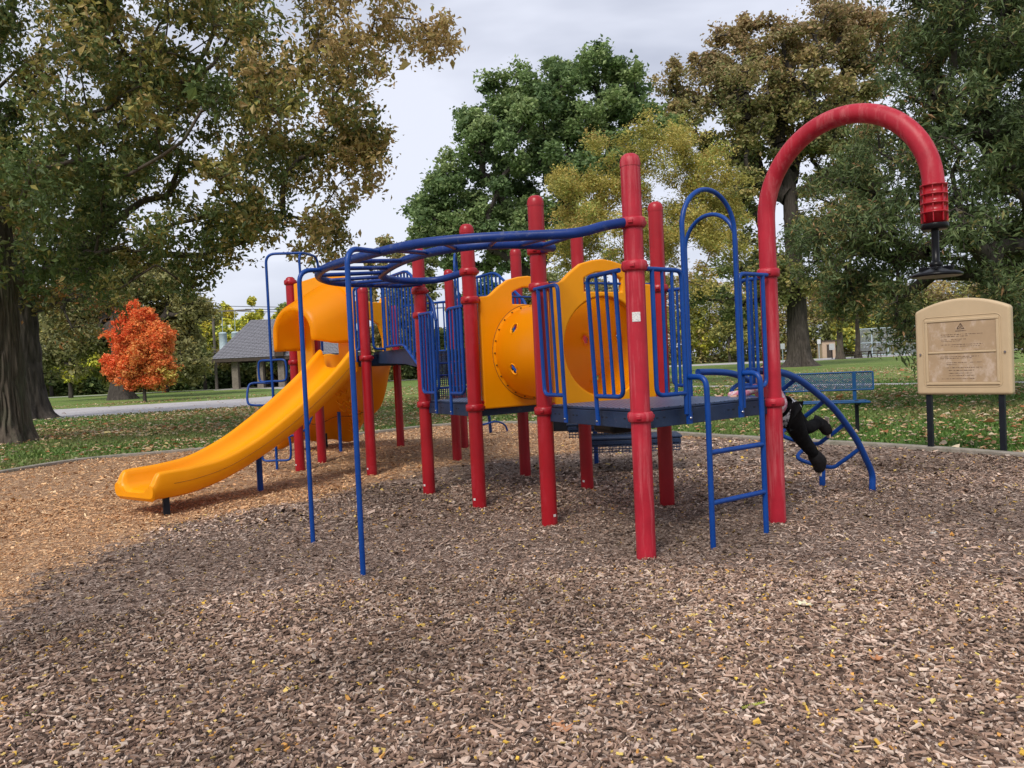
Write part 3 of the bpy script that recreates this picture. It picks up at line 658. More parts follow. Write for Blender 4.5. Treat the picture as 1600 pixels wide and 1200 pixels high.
# yellow tunnel panels and crawl tube
def tpanel(Ak, Bk, flip):
    A, t, ln = side(Ak, Bk); t3 = Vector((t.x, t.y, 0)); nn = Vector((t.y, -t.x, 0))
    if nn.dot(Vector((-1, -1, 0))) < 0: nn = -nn
    mid = Vector((((A + t * ln / 2)).x, (A + t * ln / 2).y, 0)); w = ln / 2 - .085
    zb, zs, zt = .845, 1.795, 1.985
    top = [(-w, zb), (-w, zs), (-w * .86, zs + .005)]
    top += [(-w * .78, zs + .02), (-w * .62, zs + .085), (-w * .42, zs + .15), (-w * .2, zt - .012), (0, zt), (w * .2, zt - .012), (w * .42, zs + .15), (w * .62, zs + .085), (w * .78, zs + .02), (w * .86, zs + .005), (w, zs), (w, zb)]
    R0 = .385; zc0 = 1.315
    # face with round hole and handle slot, through bmesh triangulation
    bm = bmesh.new(); loops = [top]
    loops.append([(R0 * math.cos(a_), zc0 + R0 * math.sin(a_)) for a_ in np.linspace(0, 2 * math.pi, 49)[:-1]])
    loops.append([(-.18, 1.735), (.18, 1.735), (.18, 1.835), (.14, 1.855), (.07, 1.88), (0, 1.885), (-.07, 1.88), (-.14, 1.855), (-.18, 1.835)])
    es = []
    for lp in loops:
        vs = [bm.verts.new(mid + t3 * x + Vector((0, 0, z))) for x, z in lp]
        for i in range(len(vs)): es.append(bm.edges.new((vs[i], vs[(i + 1) % len(vs)])))
    bmesh.ops.triangle_fill(bm, use_beauty=True, use_dissolve=False, edges=es, normal=nn)
    bmesh.ops.recalc_face_normals(bm, faces=bm.faces)
    me = bpy.data.meshes.new('tunnel_panel'); bm.to_mesh(me); bm.free()
    ob = link('tunnel_panel', me, YEL, PS); sol = ob.modifiers.new('solid', 'SOLIDIFY'); sol.thickness = .05; sol.offset = 0
    bevel(ob, .012, 3, 40)
    # flange
    fl = MB(); out_ = nn * (-1 if Ak == 'P3' else 1)
    ring = lambda R, d: [mid + nn * d + t3 * (R * math.cos(q)) + Vector((0, 0, zc0 + R * math.sin(q))) for q in np.linspace(0, 2 * math.pi, 65)[:-1]]
    for sd in ((-1,) if Ak == 'P3' else (1,)):
        a_, b_ = ring(R0 + .03, .027 * sd), ring(R0 - .004, .036 * sd)
        vs = a_ + b_; fl.add(vs, [(i, (i + 1) % 64, 64 + (i + 1) % 64, 64 + i) for i in range(64)], True)
    part('tube_flange', fl, YEL, ob)
    sm = MB()
    sm.tube(ring(R0 + .031, .0265 * (-1 if Ak == 'P3' else 1)), .003, 5, closed=True)
    part('seam', sm, GRIME, ob)
    for q in np.linspace(0, 2 * math.pi, 25)[:-1]:
        bb = MB(); c = mid + t3 * ((R0 + .014) * math.cos(q)) + Vector((0, 0, zc0 + (R0 + .014) * math.sin(q)))
        bb.tube([c + out_ * .026, c + out_ * .040], .006, 8); part('bolt', bb, DKB, ob)
    # grab rail through the slot
    g = MB(); g.tube([mid + t3 * -w + Vector((0, 0, 1.80)) + nn * .0, mid + t3 * w + Vector((0, 0, 1.80))], .010, 8); part('grab_rail', g, BLUE, ob)
    for s_ in (-1, 1):
        for z in (1.76, .90):
            g = MB(); g.tube([mid + t3 * s_ * (w - .005) + Vector((0, 0, z)), mid + t3 * s_ * (ln / 2 - PR * .6) + Vector((0, 0, z))], .02, 10); part('bracket', g, RED, ob)
    return mid + Vector((0, 0, zc0)), t3, R0
mA, tA, R0 = tpanel('P4', 'P13', 1); mB_, tB, _ = tpanel('P3', 'P14', -1)
def crawl():
    nu, nv = 40, 96; V = []; Fc = []
    ports = [(.30, 3.50), (.30, 2.65), (.72, 3.50), (.72, 2.65), (.30, .2), (.72, .2), (.5, 4.2), (.5, 5.6)]
    for i in range(nu + 1):
        u = i / nu; c = mA.lerp(mB_, u); t_ = tA.lerp(tB, u).normalized(); R = R0 * (.985 + .08 * math.sin(math.pi * u))
        for j in range(nv):
            q = 2 * math.pi * j / nv; V.append(c + t_ * (R * math.cos(q)) + Vector((0, 0, R * math.sin(q))))
    Lx = (mB_ - mA).length
    for i in range(nu):
        for j in range(nv):
            u = (i + .5) / nu; q = 2 * math.pi * (j + .5) / nv
            if any(math.hypot((u - pu) * Lx, ((q - pq + math.pi) % (2 * math.pi) - math.pi) * R0 * 1.05) < .042 for pu, pq in ports): continue
            Fc.append((i * nv + j, i * nv + (j + 1) % nv, (i + 1) * nv + (j + 1) % nv, (i + 1) * nv + j))
    me = bpy.data.meshes.new('crawl_tube'); me.from_pydata(V, [], Fc); me.shade_smooth()
    o = link('crawl_tube', me, YELT, PS); s = o.modifiers.new('solid', 'SOLIDIFY'); s.thickness = .008; s.offset = 0
    for pu, pq in ports:
        c = mA.lerp(mB_, pu); t_ = tA.lerp(tB, pu).normalized(); R = R0 * (.985 + .08 * math.sin(math.pi * pu)) + .001
        cc = c + t_ * (R * math.cos(pq)) + Vector((0, 0, R * math.sin(pq))); ax_ = (mB_ - mA).normalized(); ti = (-t_ * math.sin(pq) + Vector((0, 0, math.cos(pq))))
        b = MB(); b.tube([cc + ax_ * .047 * math.cos(a_) + ti * .047 * math.sin(a_) for a_ in np.linspace(0, 2 * math.pi, 25)[:-1]], .007, 6, closed=True); part('porthole_rim', b, YEL, o)
crawl()

# slide
sdv = Vector((-.56, -.83, 0)).normalized(); stv = Vector((-.83, .56, 0)).normalized(); SN = Vector((-3.07, 6.72, 0)) + stv * .27
prof = [(2.33, 1.485), (2.29, 1.46), (2.0, 1.22), (1.63, .97), (1.28, .765), (.96, .60), (.59, .47), (.26, .43), (-.03, .42), (-.09, .40), (-.13, .33)]
lip = crom([(s, 0, z) for s, z in prof], 6)
bedp = [(2.33, 1.27), (2.24, 1.20), (1.8, .90), (1.35, .64), (.95, .46), (.58, .33), (.24, .262), (-.05, .25), (-.10, .24), (-.13, .225)]
bedc = crom([(s, 0, z) for s, z in bedp], 6)
def zbed(s): return float(np.interp(s, [p.x for p in bedc][::-1], [p.z for p in bedc][::-1]))
def slide():
    b = MB(); vs = []; rows = []
    hw = .28
    for p in lip:
        zb = zbed(p.x); zl = p.z; d = zl - zb
        und = zb - .075 if p.x > 0 else zb - .075 + (-p.x) * .12
        sec = [(-hw - .015, und + .02), (-hw - .03, zb + .02), (-hw - .028, zl - .03), (-hw - .018, zl - .008), (-hw + .003, zl), (-hw + .028, zl - .004), (-hw + .045, zl - .022), (-hw + .055, zl - .05 if d > .08 else zl - .02),
               (-hw + .075, zb + .055), (-hw + .11, zb + .015), (-.09, zb), (0, zb + .004), (.09, zb), (hw - .11, zb + .015), (hw - .075, zb + .055), (hw - .055, zl - .05 if d > .08 else zl - .02),
               (hw - .045, zl - .022), (hw - .028, zl - .004), (hw - .003, zl), (hw + .018, zl - .008), (hw + .028, zl - .03), (hw + .03, zb + .02), (hw + .015, und + .02), (hw - .02, und), (0, und - .0), (-hw + .02, und)]
        rows.append(len(sec))
        for y, z in sec:
            q = SN - sdv * p.x + stv * y * (1 - .03 * max(0, -p.x * 5)); vs.append((q.x, q.y, z))
    n = rows[0]; m_ = len(rows)
    fs = [(i * n + k, i * n + (k + 1) % n, (i + 1) * n + (k + 1) % n, (i + 1) * n + k) for i in range(m_ - 1) for k in range(n)]
    b.add(vs, fs, True); b.add(vs[:n], [tuple(range(n))]); 
    # rounded exit cap
    cen = [Vector(v) + sdv * .02 for v in vs[-n:]]; cz = sum((c.z for c in cen)) / n
    cen = [Vector((c.x, c.y, cz + (c.z - cz) * .7)) for c in cen]
    b.add([Vector(v) for v in vs[-n:]] + cen, [(k, (k + 1) % n, n + (k + 1) % n, n + k) for k in range(n)], True); b.add(cen, [tuple(range(n))[::-1]])
    o = part('slide', b, YEL)
    g = MB()
    for sgn in (1, -1):
        for off_, fr in ((.032, .42),):
            pts = []
            for p in lip[2:-14]:
                zb = zbed(p.x); q = SN - sdv * p.x + stv * sgn * (.28 + off_ - .002); pts.append((q.x, q.y, zb - .02 + (p.z - zb) * fr))
            g.tube(pts, .0022, 5)
    part('seam', g, GRIME, o)
    return o
SL = slide()
# slide hood and entrance panel (entrance panel stands between the posts P8 and P6)
eA = V2('P8'); eB = V2('P6'); et = (eB - eA).normalized(); eo = Vector((et.y, -et.x))
if eo.dot(Vector((0, -1))) < 0: eo = -eo
E0 = Vector((*(eA + et * .10 + eo * .02), 0)); et3 = Vector((*et, 0)); eo3 = Vector((*eo, 0))
def entrance():
    w = 1.0; bm = bmesh.new(); es = []
    outl = [(0, 1.20), (w, 1.20), (w, 2.27), (w * .84, 2.33), (w * .5, 2.37), (w * .2, 2.335), (0, 2.31)]
    hole = [(w / 2 - .22, 1.42), (w / 2 + .22, 1.42), (w / 2 + .22, 1.92), (w / 2 + .17, 2.05), (w / 2 + .06, 2.12), (w / 2 - .06, 2.12), (w / 2 - .17, 2.05), (w / 2 - .22, 1.92)]
    for lp in (outl, hole):
        vs = [bm.verts.new(E0 + et3 * x + Vector((0, 0, z))) for x, z in lp]
        for i in range(len(vs)): es.append(bm.edges.new((vs[i], vs[(i + 1) % len(vs)])))
    bmesh.ops.triangle_fill(bm, use_beauty=True, use_dissolve=False, edges=es, normal=eo3)
    me = bpy.data.meshes.new('entrance_panel'); bm.to_mesh(me); bm.free()
    o = link('entrance_panel', me, YEL, SL); s = o.modifiers.new('solid', 'SOLIDIFY'); s.thickness = .045; s.offset = 0; bevel(o, .012, 3, 40)
    # barrel hood: arched shell running out over the slide, deeper at the left
    nsec = 28; rows = 14; V = []; Fc = []; cx0 = w / 2
    for i in range(rows):
        u = i / (rows - 1); dep = .02 + .38 * u
        R = .37 - .05 * u; zc_ = 1.87 - .20 * u; cx0 = w / 2 + .08 - .16 * u
        for k in range(nsec + 1):
            q = math.pi * k / nsec; x = cx0 - R * math.cos(q) * 1.08; z = zc_ + R * .98 * math.sin(q)
            if q < .001 or k == nsec: z = 1.475 if k == 0 else 1.53 + .10 * max(0, u - .5)
            V.append(E0 + et3 * x + eo3 * dep + Vector((0, 0, z)))
    n = nsec + 1
    Fc = [(i * n + k, i * n + k + 1, (i + 1) * n + k + 1, (i + 1) * n + k) for i in range(rows - 1) for k in range(nsec)]
    # front lip folding inwards
    base = len(V)
    for k in range(n):
        c = E0 + et3 * (w / 2 - .08) + eo3 * .41 + Vector((0, 0, 1.70)); c.z = max(c.z, p_.z) if False else (p_.z + .02 if (p_ := V[(rows - 1) * n + k]).z < 1.72 else c.z); V.append(p_.lerp(c, .06) + eo3 * .012)
    for k in range(n):
        c = E0 + et3 * (w / 2 - .08) + eo3 * .41 + Vector((0, 0, 1.70)); p_ = V[(rows - 1) * n + k]; c.z = p_.z + .02 if p_.z < 1.72 else c.z; V.append(p_.lerp(c, .12) - eo3 * .01)
    Fc += [((rows - 1) * n + k, (rows - 1) * n + k + 1, base + k + 1, base + k) for k in range(nsec)]
    Fc += [(base + k, base + k + 1, base + n + k + 1, base + n + k) for k in range(nsec)]
    me = bpy.data.meshes.new('slide_hood'); me.from_pydata(V, [], Fc); me.shade_smooth()
    o = link('slide_hood', me, YELT, SL); s = o.modifiers.new('solid', 'SOLIDIFY'); s.thickness = .03; s.offset = -1
    s2 = o.modifiers.new('sub', 'SUBSURF'); s2.levels = 1; s2.render_levels = 1
entrance()
b = MB(); q = Vector((-3.07, 6.72, 0)) + stv * .05; b.box((-3.09, 6.735, .0), (.052, .052, .42), .6); part('slide_leg', b, BLKP, SL, label='short black leg under the slide exit')
b = MB(); b.tube([(-2.66, 7.95, -.2), (-2.66, 7.95, .50)], .030, 14); part('slide_support', b, BLUE, SL, label='blue support post under the middle of the slide')

# stairs from the middle deck up to the upper deck
s0 = (V2('P5') + V2('P12')) / 2; s1 = (V2('P6') + V2('P10')) / 2; sdir = (s1 - s0); sl = sdir.length; sdir.normalize(); sp2 = Vector((-sdir.y, sdir.x))
if sp2.x < 0: sp2 = -sp2
PERFN = perf_mat('perforated_step', (.03, .05, .11), (.008, .01, .03), 42)
stairs = None
SW = .46
for k in (-1, 1):
    b = MB(); pts = [(-.12, .80), (-.12, .98), (.08, 1.10), (.60, 1.43), (sl, 1.43), (sl, 1.30), (.70, 1.27), (.28, 1.22), (.16, 1.05), (.12, .80)]
    vs = []
    for off in (SW - .01, SW + .012):
        for s, z in pts: q = s0 + sdir * s + sp2 * (k * off); vs.append((q.x, q.y, z))
    n = len(pts); b.add(vs, [tuple(range(n)), tuple(range(n, 2 * n))[::-1]] + [(i, (i + 1) % n, n + (i + 1) % n, n + i) for i in range(n)])
    if stairs is None: stairs = part('stairs', b, NAVY)
    else: part('stringer', b, NAVY, stairs)
q = s0 + sdir * ((.56 + sl) / 2); b = MB(); b.box((q.x, q.y, 1.375), (sl - .56, SW * 2 - .03, .03), math.atan2(sdir.y, sdir.x)); part('landing', b, NAVY, stairs)
rise = (1.39 - .90) / 4
for i in range(4):
    z = .90 + rise * (i + 1); s = -.10 + i * .22
    if i < 3:
        q = s0 + sdir * (s + .11); b = MB(); b.box((q.x, q.y, z - .01), (.23, SW * 2 - .03, .02), math.atan2(sdir.y, sdir.x)); bevel(part('step', b, BLUED, stairs), .004)
    # riser as a lattice of strips
    b = MB(); q = s0 + sdir * s; n_l = 40
    for j in range(n_l + 1):
        off = -SW + .02 + (SW * 2 - .04) * j / n_l; p = q + sp2 * off; b.box((p.x, p.y, z - rise / 2), (.004, .010, rise - .02), math.atan2(sdir.y, sdir.x))
    for j in range(6):
        b.box((q.x, q.y, z - rise + .012 + (rise - .024) * j / 5), (.006, SW * 2 - .03, .007), math.atan2(sdir.y, sdir.x))
    part('riser', b, PERFN, stairs)
# hand-rail barriers each side of the stairs
for k, kk in ((-1, 'P6'), (1, 'P10')):
    def SP(s, z): q = s0 + sdir * s + sp2 * (k * (SW + .05)); return Vector((q.x, q.y, z))
    sE = 1.17
    top = fillet([SP(sE, 2.22), SP(.42, 2.22), SP(-.20, 1.84), SP(-.26, 1.66)], .12, 6); bot = [SP(sE, 1.47), SP(.62, 1.47), SP(-.15, 1.02)]
    b = MB(); b.tube(top, .0155, 10); b.tube(fillet([top[-1], SP(-.26, 1.0)] + bot[::-1], .06), .0135, 10); b.tube([top[0], bot[0]], .0135, 10)
    bar = part('handrail_barrier', b, BLUE)
    nb = 15
    for i in range(1, nb):
        s = -.22 + (sE + .20) * i / nb; zt_ = np.interp(s, [-.20, .42, sl], [1.84, 2.22, 2.22]); zb_ = np.interp(s, [-.15, .62, sl], [1.02, 1.47, 1.47])
        bb = MB(); bb.tube([SP(s, zb_), SP(s, zt_)], .011, 8); part('baluster', bb, BLUE, bar)
# half barrier between stairs and P12
half_barrier('P12', 'P13', .09, 1.08, ZB, 1.72, 8, True, center=cm, zdeck=.90)
half_barrier('P13', 'P14', .12, 1.0, ZB, 1.72, 6, False, center=Vector((-1, 5)), zdeck=.90) if False else None

# yellow climbing wall behind the upper deck
def climbing_wall():
    a0 = Vector((-2.62, 10.55, 1.36)); a1 = Vector((-1.72, 11.80, 1.36)); b0 = Vector((-3.75, 11.95, .10)); b1 = Vector((-2.62, 12.95, .10))
    nu, nv = 20, 28; V = []
    for j in range(nv + 1):
        v = j / nv; bul = -.02 * math.sin(math.pi * v) + .05 * math.sin(3 * math.pi * v)
        for i in range(nu + 1):
            u = i / nu; p = a0.lerp(a1, u).lerp(b0.lerp(b1, u), v); w_ = .04 * math.sin(u * 7 + v * 5) + .03 * math.sin(u * 15 - v * 9)
            V.append(p + Vector((0, 0, bul + w_)) + Vector((-.04, -.04, 0)) * math.sin(v * 6 + u * 2))
    Fc = [(j * (nu + 1) + i, j * (nu + 1) + i + 1, (j + 1) * (nu + 1) + i + 1, (j + 1) * (nu + 1) + i) for j in range(nv) for i in range(nu)]
    me = bpy.data.meshes.new('climbing_wall'); me.from_pydata([tuple(p) for p in V], [], Fc); me.shade_smooth()
    o = link('climbing_wall', me, YEL, PS); s = o.modifiers.new('solid', 'SOLIDIFY'); s.thickness = .07; s.offset = 1; bevel(o, .015, 2, 50)
    for k in range(22):
        i = 3 + (k * 7) % (nu - 5); j = 2 + (k * 11) % (nv - 4); p = V[j * (nu + 1) + i]; nrm = (V[j * (nu + 1) + i + 1] - p).cross(V[(j + 1) * (nu + 1) + i] - p).normalized()
        for sg in (-1, 1):
            b = MB(); b.tube(crom([p + nrm * .0 * sg + Vector((-.05, -.02, 0)), p + nrm * sg * (.055 if sg > 0 else .085), p + Vector((.05, .03, 0))], 4), .012, 6); part('handhold', b, YEL, o)
    bb = MB(); c = [p for p in V[(nu + 1) * 16:(nu + 1) * 17]]; bb.tube([p + Vector((0, 0, -.075)) for p in c], .006, 5); part('seam', bb, GRIME, o)
    # curled toe
    t_ = MB(); t_.tube(crom([b0 + Vector((0, 0, .03)), b0 + Vector((-.12, .05, .12)), b0 + Vector((-.16, .05, .27))], 4), [.07, .07, .08, .08, .08, .08, .08, .07, .06], 12); part('toe', t_, YEL, o)
    b = MB(); b.tube([(-2.61, 11.49, -.2), (-2.61, 11.49, .62)], .026, 12); part('support_post', b, BLUE, o)
    b = MB(); b.tube([(-3.0, 12.2, -.2), (-3.0, 12.2, .25)], .026, 12); part('support_post', b, BLKP, o)
climbing_wall()
# entry panel of the climbing wall (seen behind the upper deck)
def entry2():
    A_ = Vector((-2.36, 10.87, 0)); B_ = Vector((-1.82, 11.74, 0)); t_ = (B_ - A_).normalized(); w = (B_ - A_).length; nn = Vector((t_.y, -t_.x, 0)); bm = bmesh.new(); es = []
    outl = [(.05, 1.30), (w - .05, 1.30), (w - .05, 2.32), (w * .83, 2.30), (w * .8, 2.23), (w * .2, 2.23), (w * .17, 2.3), (.05, 2.32)]
    hole = [(w / 2 - .34, 1.42), (w / 2 + .34, 1.42), (w / 2 + .33, 1.68), (w / 2 + .24, 1.90), (w / 2, 1.99), (w / 2 - .24, 1.90), (w / 2 - .33, 1.68)]
    for lp in (outl, hole):
        vs = [bm.verts.new(A_ + t_ * x + Vector((0, 0, z))) for x, z in lp]
        for i in range(len(vs)): es.append(bm.edges.new((vs[i], vs[(i + 1) % len(vs)])))
    bmesh.ops.triangle_fill(bm, use_beauty=True, use_dissolve=False, edges=es, normal=nn)
    me = bpy.data.meshes.new('climbing_wall_panel'); bm.to_mesh(me); bm.free()
    o = link('climbing_wall_panel', me, YEL, PS); s = o.modifiers.new('solid', 'SOLIDIFY'); s.thickness = .05; s.offset = 0; bevel(o, .012, 3, 40)
entry2()

# loop pole climber behind the slide
px_, py_ = -2.98, 9.57
b = MB(); b.tube(fillet([(px_, py_, -.2), (px_, py_, 2.72), (px_ + .45, py_ + .05, 2.72)], .12, 8), .017, 12)
lc = part('loop_pole_climber', b, BLUE)
b = MB(); b.tube(fillet([(px_ + .43, py_ + .0, 1.9), (px_ + .41, py_ + .0, 2.73), (px_ + .52, py_ + .5, 2.73), (px_ + .52, py_ + .5, 1.5)], .14, 8), .016, 12); part('rail', b, BLUE, lc)
def dring(c, ux, uy, w, h_):
    c = Vector(c); ux = Vector(ux).normalized(); uy = Vector(uy); k = [(0, -h_), (w * .8, -h_), (w, -h_ * .6), (w, h_ * .6), (w * .8, h_), (0, h_)]
    pts = crom([c + ux * a_ + uy * b_ for a_, b_ in k], 5); b = MB(); b.tube(pts, .014, 10); part('foot_loop', b, BLUE, lc)
dring((px_, py_, 1.27), (1, -.25, 0), (0, 0, 1), .20, .13); dring((px_, py_, 1.27), (-1, .25, 0), (0, 0, 1), .18, .13)
dring((px_, py_, .98), (-1, -.2, .05), (0, .3, .9), .30, .15)
dring((px_, py_, .30), (1, -.15, 0), (0, 0, 1), .19, .15); dring((px_, py_, .30), (-1, .15, 0), (0, 0, 1), .19, .15)
b = MB(); b.tube(crom([(px_, py_, .45), (px_ + .22, py_, .45), (px_ + .35, py_ + .15, .52), (px_ + .38, py_ + .4, .7)], 5), .014, 10); part('foot_loop', b, BLUE, lc)

# transfer steps behind the near deck
tr = None
A0 = Vector((.86, 8.55)); dr = Vector((.99, -.08)).normalized(); pr = Vector((-dr.y, dr.x))
for i, (s, z, wd) in enumerate(((.0, .68, .10), (.18, .54, .10), (.42, .40, .16))):
    q = A0 + dr * (s - .1) - pr * (.22 * i); LW = (.80, .90, .98)[i]; b = MB(); b.box((q.x + .1, q.y, z), (LW, wd + .25, .03), math.atan2(dr.y, dr.x))
    b.box((q.x + .1, q.y, z - .045), (LW - .02, wd + .23, .06), math.atan2(dr.y, dr.x))
    if tr is None: tr = bevel(part('transfer_steps', b, NAVY), .01)
    else: bevel(part('step', b, NAVY, tr), .01)
    b = MB(); qq = q - pr * ((wd + .25) / 2 + .004)
    for j in range(4): b.box((qq.x + .1, qq.y, z - .05 - j * .028), (LW - .04, .005, .010), math.atan2(dr.y, dr.x))
    for j in range(28): p = qq + dr * ((j / 27 - .5) * (LW - .06)); b.box((p.x + .1, p.y, z - .09), (.006, .005, .12), math.atan2(dr.y, dr.x))
    part('riser', b, NAVY, tr)
b = MB(); b.box((.62, 8.22, .58), (.4, .03, .22), math.atan2(dr.y, dr.x) - .25); part('stringer', b, BLKP, tr)
b = MB(); b.tube([(.93, 8.81, -.2), (.93, 8.81, .5)], .026, 12); part('leg', b, BLUE, tr)
b = MB(); b.tube([(1.45, 8.5, -.2), (1.45, 8.5, .42)], .026, 12); part('leg', b, BLUE, tr)
# low curved climber far behind the middle deck
b = MB(); b.tube(crom([(-.55, 12.4, 1.2), (-.48, 12.7, .75), (-.42, 13.1, .35), (-.41, 13.55, -.1)], 6), .028, 12); fc = part('low_climber', b, BLUE)
b = MB(); b.tube(crom([(-.72, 12.9, .30), (-.55, 12.9, .22), (-.30, 13.2, .24), (-.14, 13.5, .12), (-.12, 13.53, -.1)], 6), .017, 10); part('rung', b, BLUE, fc)
b = MB(); b.tube(crom([(-.62, 12.7, .50), (-.40, 12.75, .47), (-.27, 12.8, .52), (-.25, 12.85, .64), (-.35, 12.8, .74)], 6), .017, 10); part('rung', b, BLUE, fc)

# ------------------------------------------------------------------ child lying over the climber
def skin_body(name, joints, edges, m, parent, root=0, sub=2):
    me = bpy.data.meshes.new(name); me.from_pydata([j[0] for j in joints], edges, [])
    o = link(name, me, m, parent)
    md = o.modifiers.new('skin', 'SKIN'); md.use_smooth_shade = True
    for i, j in enumerate(joints):
        r = j[1]; me.skin_vertices[0].data[i].radius = (r, r) if not hasattr(r, '__len__') else r
        me.skin_vertices[0].data[i].use_root = (i == root)
    s = o.modifiers.new('sub', 'SUBSURF'); s.levels = sub; s.render_levels = sub
    return o
kid = empty('person', (2.0, 5.85, .9), 'child in black leggings, black boots and pink top lying over the blue curved climber', 'person')
cd = Vector((-.62, .18, 0)).normalized()
K = lambda px, py, Y: tuple(at_y(px, py, Y))
pel = K(1222, 645, 5.82); hipR = K(1236, 648, 5.78); hipL = K(1230, 642, 5.95)
kneeR = K(1250, 682, 5.92); ankR = K(1274, 712, 6.05); toeR = K(1273, 730, 5.98)
kneeL = K(1258, 672, 6.02); ankL = K(1281, 658, 6.12); 
chest = K(1196, 612, 5.66); neck = K(1188, 598, 5.60); head = K(1199, 590, 5.62)
skin_body('leggings', [(pel, .11), (hipR, .10), (kneeR, .066), (ankR, .046), (hipL, .095), (kneeL, .062), (ankL, .044)], [(0, 1), (1, 2), (2, 3), (0, 4), (4, 5), (5, 6)], FABB, kid)
def boot(an, dirv, upv):
    an = Vector(an); d = Vector(dirv).normalized(); u = Vector(upv).normalized(); s = d.cross(u)
    o = skin_body('boot', [(tuple(an + u * .06), .062), (tuple(an - u * .03), .058), (tuple(an - u * .05 + d * .04), (.055, .055)), (tuple(an - u * .058 + d * .115), (.046, .046)), (tuple(an - u * .045 - d * .025), (.052, .052))], [(0, 1), (1, 2), (2, 3), (1, 4)], BOOT, kid, 1)
    b = MB(); R3 = Matrix((d, s, u)).transposed(); b.box(an - u * .062 + d * .045, (.175, .062, .012), M3=R3); bevel(part('sole', b, SOLE, o), .006)
boot(ankR, (-.1, .1, -1), (-.65, -.2, .45)); boot(ankL, (.1, .1, -1), (-1, -.1, .15))
skin_body('pink_top', [(tuple(Vector(pel) + Vector((-.03, -.02, .02))), .105), (chest, .10), (neck, .045),
    (tuple(Vector(chest) + Vector((-.04, .11, .03))), .045), (K(1160, 616, 5.75), .034), (K(1136, 618, 5.8), .028), (tuple(Vector(chest) + Vector((.0, -.09, .03))), .045), (K(1178, 606, 5.50), .032), (K(1160, 617, 5.5), .028)],
    [(0, 1), (1, 2), (1, 3), (3, 4), (4, 5), (1, 6), (6, 7), (7, 8)], PINK, kid)
b = MB(); hp = Vector(pel) + Vector((.01, 0, .01)); dv = (Vector(hipR) - Vector(chest)).normalized()
b.tube([hp - dv * .05, hp - dv * .01, hp + dv * .045], [.112, .122, .128], 20, cap=False); part('shirt_hem', b, GREYC, kid)
for hp in (K(1131, 619, 5.8), K(1155, 619, 5.5)):
    hp = Vector(hp); vs = [(tuple(hp), (.02, .012)), (tuple(hp + cd * .03), (.022, .011))]; ed = [(0, 1)]
    for f in range(4):
        q = hp + cd * (.062 + .004 * (f in (1, 2))) + Vector((0, 0, -.004)) + cd.cross(Vector((0, 0, 1))) * (.012 * (f - 1.5)); vs.append((tuple(q), .006)); ed.append((1, len(vs) - 1))
    q = hp + cd * .03 + cd.cross(Vector((0, 0, 1))) * .03; vs.append((tuple(q), .007)); ed.append((0, len(vs) - 1))
    skin_body('hand', vs, ed, SKIN, kid, 0, 1)
def headm():
    bm = bmesh.new(); bmesh.ops.create_uvsphere(bm, u_segments=24, v_segments=16, radius=.085)
    for v in bm.verts: v.co.z *= 1.18; v.co.y *= 1.05
    for c_, s_ in (((0, -.095, 0), .014), ((.088, 0, 0), .016), ((-.088, 0, 0), .016)):
        m_ = Matrix.Translation(c_) @ Matrix.Diagonal((.7, .8, 1.5, 1)); bmesh.ops.create_uvsphere(bm, u_segments=10, v_segments=8, radius=s_, matrix=m_)
    R = Matrix.Rotation(rad(-70), 4, 'Z') @ Matrix.Rotation(rad(-35), 4, 'X'); bm.transform(Matrix.Translation(head) @ R)
    me = bpy.data.meshes.new('head'); bm.to_mesh(me); bm.free(); me.shade_smooth(); ho = link('head', me, SKIN, kid)
    bm = bmesh.new(); bmesh.ops.create_uvsphere(bm, u_segments=24, v_segments=16, radius=.095)
    bmesh.ops.delete(bm, geom=[v for v in bm.verts if v.co.y < -.03 and v.co.z < .05], context='VERTS')
    for v in bm.verts: v.co.z *= 1.15; v.co.x *= 1.0 + .05 * math.sin(v.co.z * 90)
    bm.transform(Matrix.Translation(head) @ R); me = bpy.data.meshes.new('hair'); bm.to_mesh(me); bm.free(); me.shade_smooth(); h_ = link('hair', me, HAIR, kid)
    s = h_.modifiers.new('solid', 'SOLIDIFY'); s.thickness = .012
    for sx in (-.03, .03):
        bm = bmesh.new(); bmesh.ops.create_uvsphere(bm, u_segments=10, v_segments=8, radius=.011, matrix=Matrix.Translation((sx, -.080, .015))); bm.transform(Matrix.Translation(head) @ R)
        me = bpy.data.meshes.new('eye'); bm.to_mesh(me); bm.free(); link('eye', me, BLK, ho)
    bm = bmesh.new(); bmesh.ops.create_uvsphere(bm, u_segments=10, v_segments=8, radius=.014, matrix=Matrix.Translation((0, -.078, -.042)) @ Matrix.Diagonal((1.4, .6, .4, 1))); bm.transform(Matrix.Translation(head) @ R)
    me = bpy.data.meshes.new('mouth'); bm.to_mesh(me); bm.free(); link('mouth', me, PINK, ho)
headm()

